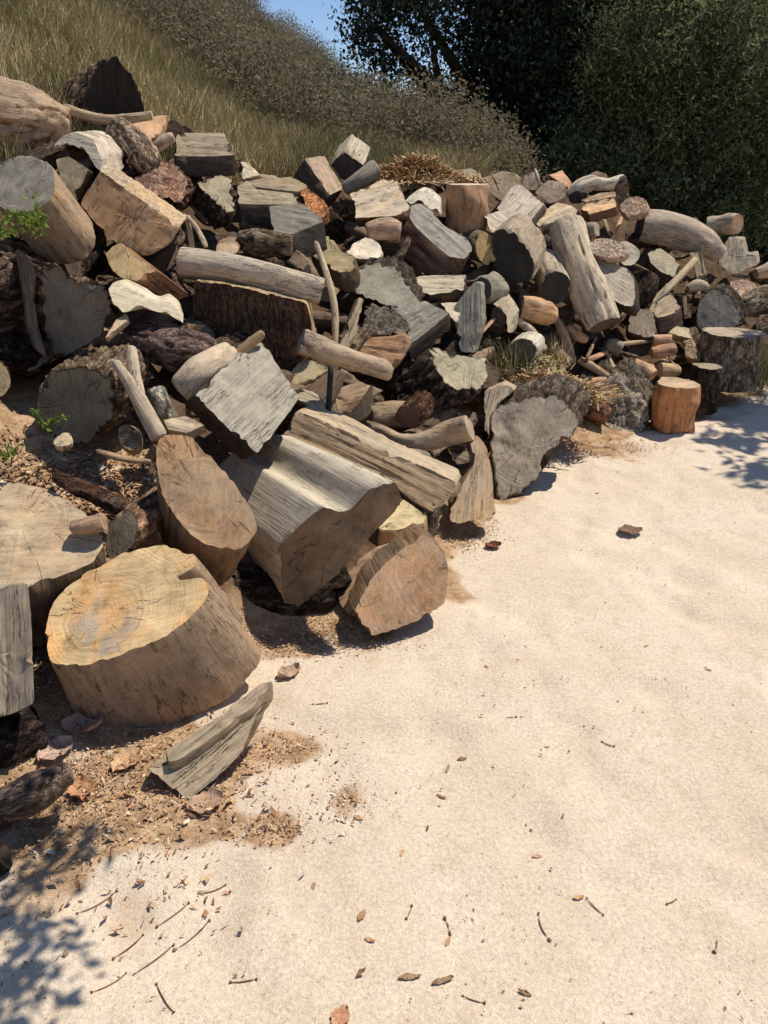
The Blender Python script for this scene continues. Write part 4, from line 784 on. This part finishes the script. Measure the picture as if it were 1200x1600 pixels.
one('wood_chunk', 'crumbly cream chunk between the pinkish logs and ringed stump', 'wood chunk', PB([(1040,521),(1058,507),(1076,512),(1082,530),(1062,526)], E=(4,10,.1), n=LIT, d=5.6), (206,188,156), split=False)
one('wood_chunk', 'speckled tan rotten chunk left of the ringed stump', 'wood chunk', PB([(1066,532),(1082,528),(1096,548),(1092,562),(1072,560)], E=(2,8,.1), n=LIT, d=5.5, cap='b'), (176,146,114), split=False)
one('stump', 'gnarled grey root end with twisted holes left of the orange stump', 'stump', PB([(941,598),(960,582),(978,578),(994,600),(1006,612),(1016,632),(1015,662),(999,680),(972,690),(946,668),(936,636)], E=(10,-22,.22), n=(-.02,-.86,.5), d=4.98, rnd=True, cap='b', side='b', capr=6, gouge=.12), (184,172,152), (124,108,92), al=.05)
one('wood_chunk', 'small grey wedge between the gnarled root end and orange stump', 'wood chunk', PB([(985,592),(1000,590),(1017,608),(1008,616)], E=(4,14,.05), n=LIT, d=5.1), (158,148,130), split=False)
one('split_log', 'reddish brown log mouldering behind the big grey slab', 'log', TB([(888,618,14),(912,632,18),(944,650,20,.03)], rel=4.92, side='b'), (140,98,72), (150,104,76), al=.6)
one('branch', 'tan straight stick above the gnarled root end', 'branch', TB([(905,562,6),(930,577,7),(952,592,7)], rel=5.1, side='w'), (214,180,136), split=False)
one('branch', 'lower tan stick resting on the mouldering log', 'branch', TB([(902,606,5),(925,598,7),(948,594,6)], rel=5.0, side='w'), (206,166,126), split=False)
one('log', 'small grey log on the slope above the tan straight stick', 'log', TB([(948,536,9),(972,546,13,-.02)], rel=5.25, side='w'), (150,142,128), (158,148,132), split=False)
build('branch', 'pinkish splintered sticks standing left of the small grey log', 'branch', [TB([(868,495,5),(882,525,7),(896,566,6)], rel=5.0), TB([(888,508,5),(900,522,8),(918,532,6)], rel=5.05)], (196,160,134), split=False)
# --- middle right
one('split_board', 'upright grey streaked slab in the middle right', 'wood slab', PB([(707,482),(722,462),(740,440),(752,442),(756,500),(742,553),(720,550),(714,528)], E=(6,-2,.12), n=(-.05,-.9,.43), d=4.35, gdir=(.0,1), rough=1.6), (146,142,130), al=.03)
one('split_log', 'pale horizontal slab left of the upright grey streaked slab', 'split log', PB([(645,434),(662,430),(730,428),(726,455),(670,462),(646,450)], E=(2,14,.06), n=LIT, gdir=(1,0), d=4.45), (204,190,166), (80,66,54), al=.1)
one('wood_chunk', 'white triangular chunk below the pale horizontal slab', 'wood chunk', PB([(687,473),(728,470),(713,506),(700,492)], E=(3,8,.1), n=LIT, d=4.35), (206,196,178), split=False)
one('log', 'grey olive hollow ended log right of the upright streaked slab', 'log', TB([(752,452,21,-.04),(776,452,22,.1)], rel=4.6, side='w'), (100,94,72), (156,148,130), al=.0)
one('bark_shell', 'whitish arched shell over a dark gap in the middle right', 'bark piece', PB([(768,474),(788,464),(805,492),(800,522),(792,520),(788,492),(776,480)], E=(8,-8,.12), n=(.1,-.85,.5), d=4.6, ngon=True), (204,190,166), (196,180,156))
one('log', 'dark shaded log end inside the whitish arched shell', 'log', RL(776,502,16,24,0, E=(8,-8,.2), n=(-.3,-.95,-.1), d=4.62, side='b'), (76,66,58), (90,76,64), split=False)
one('log', 'tan orange smooth log left of the blue black face', 'log', TB([(812,481,19,-.02),(838,486,19),(864,494,16,.04)], rel=4.8, side='w'), (150,128,96), (220,176,132), al=.6)
one('branch', 'pale curved branch below the tan orange smooth log', 'branch', TB([(808,500,6),(830,518,7),(850,548,7)], rel=4.75, side='w'), (222,200,168), split=False)
one('log', 'white topped small log with dark olive face near the weeds', 'log', RL(816,548,24,20,0, E=(14,-12,.14), n=(-.35,-.93,.05), d=4.6, side='w'), (96,90,70), (222,212,192), al=0.)
# --- right edge
one('wood_chunk', 'pinkish knobby chunk near the right edge', 'wood chunk', PB([(1140,442),(1160,436),(1180,446),(1176,462),(1152,466)], E=(3,6,.1), n=LIT, d=6.3, rnd=True, cap='b'), (214,176,156), split=False)
one('log', 'textured tan grey log running out at the right edge', 'log', TB([(1156,482,16),(1190,470,22),(1240,462,26)], rel=6.25, side='b', rough=.8), (176,158,136), (184,166,142))
one('log', 'pale stub at the right edge above the textured log', 'log', TB([(1180,428,9),(1215,418,14)], rel=6.7, side='w'), (220,188,166), split=False)
one('wood_chunk', 'small cream knob left above the large dark grey disc', 'wood chunk', TB([(1074,452,7),(1090,446,9),(1106,450,6)], rel=6.0, side='w', rough=3), (220,196,166), split=False)
one('log', 'grey log end at the right edge beyond the ringed stump', 'log', TB([(1180,520,16),(1215,512,20),(1260,505,22)], rel=6.2, side='b'), (120,106,92), (128,112,96))
one('wood_chunk', 'small sticks and grey wedge on the crest above the pale plank', 'wood chunk', PB([(808,292),(820,272),(836,268),(846,286),(838,298),(822,300)], E=(4,4,.1), n=FACE, d=5.9, gdir=(.4,-1)), (168,148,124), split=False)
one('branch', 'tiny white upright stick on the crest', 'branch', TB([(836,264,2.5),(841,282,3)], rel=5.8, side='w'), (230,216,192), split=False)
one('wood_chunk', 'dark brown lumpy wood under the long crest log', 'wood chunk', TB([(985,380,14),(1010,372,16),(1040,376,14)], rel=6.3, side='b', rough=1.5), (84,66,54), split=False)
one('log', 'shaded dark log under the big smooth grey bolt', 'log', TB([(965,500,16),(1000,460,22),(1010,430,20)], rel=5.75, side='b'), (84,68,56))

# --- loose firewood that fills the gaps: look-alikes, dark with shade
def inside(q, poly):
    x, y = q; c = False; n = len(poly)
    for i in range(n):
        (x1, y1), (x2, y2) = poly[i], poly[i-1]
        if (y1 > y) != (y2 > y) and x < (x2-x1)*(y-y1)/(y2-y1)+x1: c = not c
    return c
AREA = [(20,250),(270,250),(380,300),(470,310),(560,300),(700,290),(860,290),(990,300),(1100,380),(1200,430),(1200,560),(1060,560),(930,560),(880,640),(780,620),(730,720),(640,700),(560,700),(430,640),(330,640),(230,620),(40,560)]
rs = random.Random(5); cnt = 0; placed = []
while cnt < 150:
    x, y = rs.uniform(20, 1200), rs.uniform(250, 720)
    if not inside((x, y), AREA) or any(abs(x-a) + abs(y-b) < 34 for a, b in placed): continue
    placed.append((x, y)); cnt += 1; dz = D(x, y); r = rs.uniform(.045, .085)*FPX/dz; a = rs.uniform(-1.2, 1.2); L = rs.uniform(.10, .18)*FPX/dz
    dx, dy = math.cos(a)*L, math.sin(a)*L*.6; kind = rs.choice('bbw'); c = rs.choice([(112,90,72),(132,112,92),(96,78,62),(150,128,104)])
    if rs.random() < .6:
        k = rs.choice([3, 4, 4, 5]); a0 = rs.uniform(0, 6.28); pl = [(x + r*1.25*rs.uniform(.75, 1.25)*math.cos(a0 + 6.28*i/k), y + r*1.0*rs.uniform(.75, 1.25)*math.sin(a0 + 6.28*i/k)) for i in range(k)]
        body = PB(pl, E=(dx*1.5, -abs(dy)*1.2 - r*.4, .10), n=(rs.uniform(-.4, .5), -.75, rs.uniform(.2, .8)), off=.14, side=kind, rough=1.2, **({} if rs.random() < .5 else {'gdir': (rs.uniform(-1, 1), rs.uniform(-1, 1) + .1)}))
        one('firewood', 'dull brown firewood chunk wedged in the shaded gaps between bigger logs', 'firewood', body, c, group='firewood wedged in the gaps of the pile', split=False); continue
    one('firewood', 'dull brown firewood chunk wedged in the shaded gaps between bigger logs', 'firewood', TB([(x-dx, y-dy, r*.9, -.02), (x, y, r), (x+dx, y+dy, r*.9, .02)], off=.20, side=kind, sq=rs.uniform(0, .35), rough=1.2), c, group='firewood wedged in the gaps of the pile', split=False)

RGT = [(620,330),(760,300),(900,310),(1010,330),(1110,420),(1190,440),(1190,540),(1060,590),(960,600),(880,590),(800,560),(720,480)]
cnt = 0
while cnt < 75:
    x, y = rs.uniform(620, 1195), rs.uniform(300, 600)
    if not inside((x, y), RGT): continue
    cnt += 1; dz = D(x, y); r = rs.uniform(.009, .020)*FPX/dz; a = rs.uniform(0, 6.28); L = rs.uniform(.07, .15)*FPX/dz; dx, dy = math.cos(a)*L, math.sin(a)*L
    one('broken_stick', 'short broken stick or splinter lying loose among the logs at right', 'stick', TB([(x-dx, y-dy, r, 0), (x + rs.uniform(-.1, .1)*L, y, r*1.15), (x+dx, y+dy, r*.7, .02)], off=-.03, side=rs.choice('wwb'), cap='w', rough=2., sq=rs.uniform(0, .5)), rs.choice([(196,170,138),(150,124,100),(206,160,124),(120,100,82)]), group='broken sticks among the logs at right', split=False)
# ------------------------------------------------------------------ loose cover: chips, needles, weeds, leaves, twigs
def on_ground(px, py): return at(px, py, ground_d(py))[:2]
def scatter_px(lst):
    P = []
    for (px, py, rx, ry, n) in lst:
        c = on_ground(px, py); e = np.array([rx, ry]); P.append(c + rng.normal(size=(n, 2))*e)
    P = np.vstack(P); z, s = terrain(P); return P, z, s
def flakes(P, z, size, thick=.25, asp=.4):
    n = len(P); a = rng.random(n)*2*math.pi; L = size*(.4 + 1.2*rng.random(n)**2); W = L*asp*(.5 + rng.random(n)); t = rng.normal(size=(n, 2))*thick
    u = np.stack([np.cos(a), np.sin(a), t[:, 0]], 1); v = np.stack([-np.sin(a), np.cos(a), t[:, 1]], 1); C = np.column_stack([P, z + .004 + rng.random(n)*.01])
    u *= L[:, None]/2; v *= W[:, None]/2; k = (rng.random((n, 4, 1))*.5 + .75)
    j = rng.random((n, 4))[..., None]; return np.stack([C-u*(.7+.6*j[:, 0]), C-v*(.5+.8*j[:, 1])+u*(j[:, 2]-.5), C+u*(.7+.6*j[:, 3]), C+v*(.4+.9*j[:, 2])-u*(j[:, 0]-.5)], 1)
def m_ramp(name, cols, rough=.85):
    nt = NT(name, rough, .15); v = nt.attr('v'); r = nt.n('ShaderNodeValToRGB'); nt.l(v, r.inputs[0]); r.color_ramp.interpolation = 'CONSTANT'
    el = r.color_ramp.elements
    for i, c in enumerate(cols):
        e = el[i] if i < 2 else el.new(i/len(cols)); e.position = i/len(cols); e.color = (*lin(c, .85), 1)
    P = nt.n('ShaderNodeNewGeometry').outputs['Position']; nt.color(nt.mix(1., r.outputs[0], nt.grey(nt.mr(nt.noise(P, 90, 2), .3, .7, .7, 1.25, False)), 'MULTIPLY')); return nt.m
M_CHIP = m_ramp('chips_and_needles', [(180,134,96),(206,168,124),(158,116,82),(222,194,156),(126,96,70),(196,148,108),(228,208,176),(150,122,94)])
M_BITS = m_ramp('sand_bits', [(120,88,60),(160,124,90),(90,66,46),(190,158,120),(140,104,72)])
P, z, s = scatter_px([(470,1000,.16,.05,3200),(540,985,.08,.04,1200),(715,838,.09,.07,1900),(735,815,.07,.08,900),(930,700,.20,.06,2000),(900,712,.12,.06,900),(330,1160,.16,.08,900),(150,1190,.13,.10,1500),(230,1240,.20,.08,1000),(110,1290,.16,.10,900),(430,1165,.07,.04,300),(430,1290,.05,.03,300),(545,1250,.035,.05,220),(120,1120,.08,.08,900),(70,1100,.05,.12,500)])
ob = link('wood_chips', quads('wood_chips', flakes(P, z, .0105), M_CHIP, {'v': rng.random(len(P))})); tag(ob, 'orange brown wood chips and needles drifted along the foot of the pile', 'wood chips', kind='stuff')
# bigger litter
P, z, s = scatter_px([(200,1210,.20,.12,240),(330,1260,.14,.07,90),(110,1300,.2,.12,160),(60,1420,.2,.14,120),(430,1180,.1,.05,40),(240,1400,.15,.1,60),(930,690,.25,.06,80)])
ob = link('bark_litter', quads('bark_litter', flakes(P, z, .02, .6, .45), M_CHIP, {'v': rng.random(len(P))})); tag(ob, 'scraps of bark and broken leaves on the soil at lower left', 'litter', kind='stuff')
# fine bits all over the sand
P = np.column_stack([rng.uniform(-1.3, 3.2, 9000), rng.uniform(.7, 6.5, 9000)]); z, s = terrain(P); k = s < .1; P, z = P[k], z[k]
cl = fbm(np.column_stack([P*3, P[:, 0]*0]), 3) > -.12 + .25*rng.random(len(P)); P, z = P[cl], z[cl]
ob = link('sand_debris', quads('sand_debris', flakes(P, z - .004, .0075, .2, .5), M_BITS, {'v': rng.random(len(P))})); tag(ob, 'tiny brown crumbs and seeds strewn over the pale sand', 'debris', kind='stuff')
# debris over the soil ledge and between the logs
LP = []
for (px, py, rx, ry, n) in [(100,710,.22,.10,1500),(40,690,.25,.1,900),(200,720,.12,.1,700),(150,660,.15,.08,500),(240,690,.06,.1,300)]:
    c = at(px, py, D(px, py))[:2]; LP.append(c + rng.normal(size=(n, 2))*(rx, ry))
LP = np.vstack(LP); z = hq(LP)
ob = link('ledge_litter', quads('ledge_litter', flakes(LP, z, .02, .5, .55), M_CHIP, {'v': rng.random(len(LP))})); tag(ob, 'crumbled bark and chips covering the soil ledge at left', 'litter', kind='stuff')
# straw heap on the crest
def heap(name, label, c, r, h, n, L, mat, cat='straw', w=.004):
    u = rng.normal(size=(n, 2)); q = u*np.array(r)/1.6; rr = np.exp(-(u**2).sum(1)/2.2); B = np.column_stack([c[0]+q[:, 0], c[1]+q[:, 1], c[2] + h*rr*rng.random(n)**.35])
    a = rng.random(n)*2*math.pi; d = np.stack([np.cos(a), np.sin(a), rng.normal(size=n)*.3], 1)*L*(.5+rng.random((n, 1)))/2; wv = np.cross(d, (0, 0, 1.)); wv /= np.linalg.norm(wv, axis=1, keepdims=True)+1e-9; wv *= w; wv[:, 2] += rng.normal(size=n)*w*.7
    return tag(link(name, quads(name, np.stack([B-d-wv, B+d-wv, B+d+wv, B-d+wv], 1), mat, {'v': rng.random(n)})), label, cat, kind='stuff')
M_STRAW = m_ramp('straw', [(204,172,126),(186,152,110),(214,186,144),(162,132,94),(196,160,114)])
heap('straw_heap', 'golden straw heap on the crest right of the twin boxes', at(650,284,5.25), (.26,.16), .15, 5200, .10, M_STRAW)
heap('straw_patch', 'dry straw lying between the logs above the big grey slab', at(845,598,4.55) - (0,0,.05), (.26,.14), .10, 3800, .10, M_STRAW)
heap('weed_straw', 'pale weed litter caught on the slope at middle right', at(815,560,4.7) - (0,0,.04), (.14,.1), .10, 1500, .09, M_GR, 'weeds')
# grass tufts
def tuft(label, px, py, d, n, h, sp, mat, w=.006, name='grass_tuft', lean=.35):
    c = at(px, py, d); P = c[:2] + rng.normal(size=(n, 2))*sp; z = np.full(n, c[2]) - .02; b = blades(P, z, h, w, lean)
    v = rng.random(n); me = quads(name, b, mat, {'v': np.concatenate([v, v])}); return tag(link(name, me), label, 'grass tuft')
tuft('tall dry grass tuft beside the ringed stump at the right edge', 1168, 596, 5.65, 420, .26, .07, M_GR)
tuft('dry grass tuft cut off by the right edge', 1208, 585, 5.8, 420, .26, .09, M_GR)
tuft('sparse yellow green weeds between logs at middle right', 790, 575, 4.6, 140, .15, .07, M_GR)
tuft('small weeds beside the white topped log', 862, 560, 4.85, 120, .12, .06, M_GR)
M_SPR = m_leaf('sprig_leaves', lin((96,124,44), .9), lin((150,176,78), .9), .35)
def sprig(label, px, py, d, r, n, sz=.03):
    c = at(px, py, d); root = link('green_sprig', None, loc=c); tag(root, label, 'plant')
    segs = []; C = []
    for k in range(6):
        tip = c + np.array([rng.normal()*r, rng.normal()*r*.5, abs(rng.normal())*r*.6]); mid = (c+tip)/2 + (0, 0, r*.2); segs.append(([c, mid, tip], [.003, .0025, .0015]))
        t = rng.random((n//6, 1)); C.append(c + (tip-c)*t + np.array([0, 0, r*.2])*4*t*(1-t)*.5 + rng.normal(size=(n//6, 3))*sz*.45)
    limb_mesh('stem', segs, root, c, (110,120,60), 'w'); link('leaf_spray', quads('leaf_spray', leaf_quads(np.vstack(C), sz, .4) - c, M_SPR, {'v': rng.random(sum(map(len, C)))}), root)
sprig('fresh green sprig over the brown log at the left edge', 62, 350, 3.0, .10, 120)
sprig('fresh green sprig cut off by the left edge', -2, 366, 2.98, .09, 110)
sprig('faint green seedling against the dark grey round face', 72, 668, 2.72, .06, 60, .02)
sprig('small green seedling on the soil ledge near the left edge', 14, 715, 2.65, .05, 60, .02)
# dry leaves and twigs lying on the sand
def curled_leaf(name, label, px, py, size, ang, col, group=None, curl=.5, wd=.38):
    P0 = on_ground(px, py); z0 = hq(P0[None])[0]; nu, nv = 13, 7; V = []; A = []
    for i in range(nu):
        t = i/(nu-1); w = math.sin(math.pi*min(1, t*.96+.02))**.7 * wd*(1 + .12*math.sin(t*23 + px))
        for j in range(nv):
            u = (j/(nv-1) - .5)*2; x = (t-.5); y = u*w; zz = curl*(u*u*.22 + (t-.5)**2*.5) + .04*math.sin(u*5+t*9+px)
            V.append((x*size, y*size, zz*size))
    V = np.array(V); c, s_ = math.cos(ang), math.sin(ang); V = np.column_stack([V[:, 0]*c - V[:, 1]*s_, V[:, 0]*s_ + V[:, 1]*c, V[:, 2] - V[:, 2].min() + .002])
    F = [[i*nv+j, (i+1)*nv+j, (i+1)*nv+j+1, i*nv+j+1] for i in range(nu-1) for j in range(nv-1)]
    me = mkmesh(name, V, F, mats=[MW], attrs={'g': V*1.}); o = link(name, me, loc=(P0[0], P0[1], z0)); o.color = (*lin(col, 1.), 0.); return tag(o, label, 'leaf', group)
curled_leaf('dry_leaf', 'pinkish curled leaf on the sand beside the largest stump', 452, 1052, .085, .6, (190,160,134), curl=1.)
curled_leaf('dry_leaf', 'small red brown leaf on the sand right of the chip drift', 770, 859, .075, .2, (140,92,72), curl=1.)
curled_leaf('dry_leaf', 'flat grey brown leaf on the far sand, mid right', 985, 827, .12, .1, (130,104,82), curl=.35)
curled_leaf('dry_leaf', 'salmon curled leaf in front of the cracked wedge', 322, 1258, .10, .5, (184,150,122), curl=.6)
curled_leaf('dry_leaf', 'orange leaf scrap between the dark log and the cracked wedge', 198, 1194, .10, 1.1, (196,160,122), curl=.7)
curled_leaf('dry_leaf', 'large folded pink leaf below the shaded side of the largest stump', 132, 1148, .12, .2, (182,150,126), curl=1.)
curled_leaf('dry_leaf', 'pale pink leaf beside the dark log at lower left', 90, 1182, .11, .9, (188,158,140), curl=.7)
curled_leaf('dry_leaf', 'orange brown leaf near the tip of the dark log', 128, 1236, .09, 2., (184,136,98), curl=.8)
curled_leaf('dry_leaf', 'two-toned brown leaf at bottom centre of the sand', 640, 1524, .05, .1, (176,148,112), curl=.15, wd=.14)
curled_leaf('dry_leaf', 'dark brown leaf right of the two-toned leaf', 692, 1530, .05, .3, (150,122,94), curl=.15, wd=.13)
curled_leaf('dry_leaf', 'reddish leaf tip cut by the bottom edge', 532, 1590, .05, 1.2, (196,146,112), curl=.4)
rl = random.Random(9)
for (x, y) in [(700,1466),(628,1330),(722,1180),(700,1195),(578,1465),(690,1238),(820,1550),(933,770),(880,1272),(560,1275),(350,1295),(390,1240),(855,1160),(1010,1010),(760,1040),(905,1395),(260,1330),(1105,1050),(565,1428),(840,1330),(668,1290),(490,1380),(240,1205),(60,1270),(170,1270)]:
    curled_leaf('dry_leaf', 'tiny dry brown leaf fragment lying loose on the sand', x, y, rl.uniform(.016, .034), rl.uniform(0, 3), rl.choice([(176,138,102),(150,116,84),(200,154,114)]), 'tiny leaf fragments on the sand', rl.uniform(.1, .3), rl.uniform(.12, .25))
def twig(px, py, L, ang, bend=.2, label='thin dark dry twig lying loose on the sand', group='thin twigs on the sand'):
    P0 = on_ground(px, py); d = np.array([math.cos(ang), math.sin(ang)]); n_ = np.array([-d[1], d[0]]); pts = []
    for t in (-.5, -.15, .2, .5): q = P0 + d*L*t + n_*L*bend*(t*t - .1); pts.append((*q, hq(q[None])[0] + .003))
    V = tube_world(np.array(pts), np.array([.0009, .0014, .0015, .0008]), 'w', 'w', lump=0)
    build('twig', label, 'twig', [V], (140,112,86), group=group, split=False)
for a in [(930,1410,.055,-1.0),(848,1440,.07,-1.4,.4),(380,1529,.06,.05),(1052,1400,.03,.5),(700,1440,.04,1.8),(330,1375,.07,.5),(256,1560,.09,-.9),(640,1420,.04,1.2),(500,1100,.05,.1),(950,1160,.04,-.6),(300,1450,.10,.9),(240,1490,.10,.8),(200,1470,.08,.9),(270,1420,.09,.85),(170,1530,.08,.8),(150,1400,.10,.7),(740,1560,.05,-.4),(1120,1475,.03,1.),(800,1120,.03,.2)]:
    twig(*a)
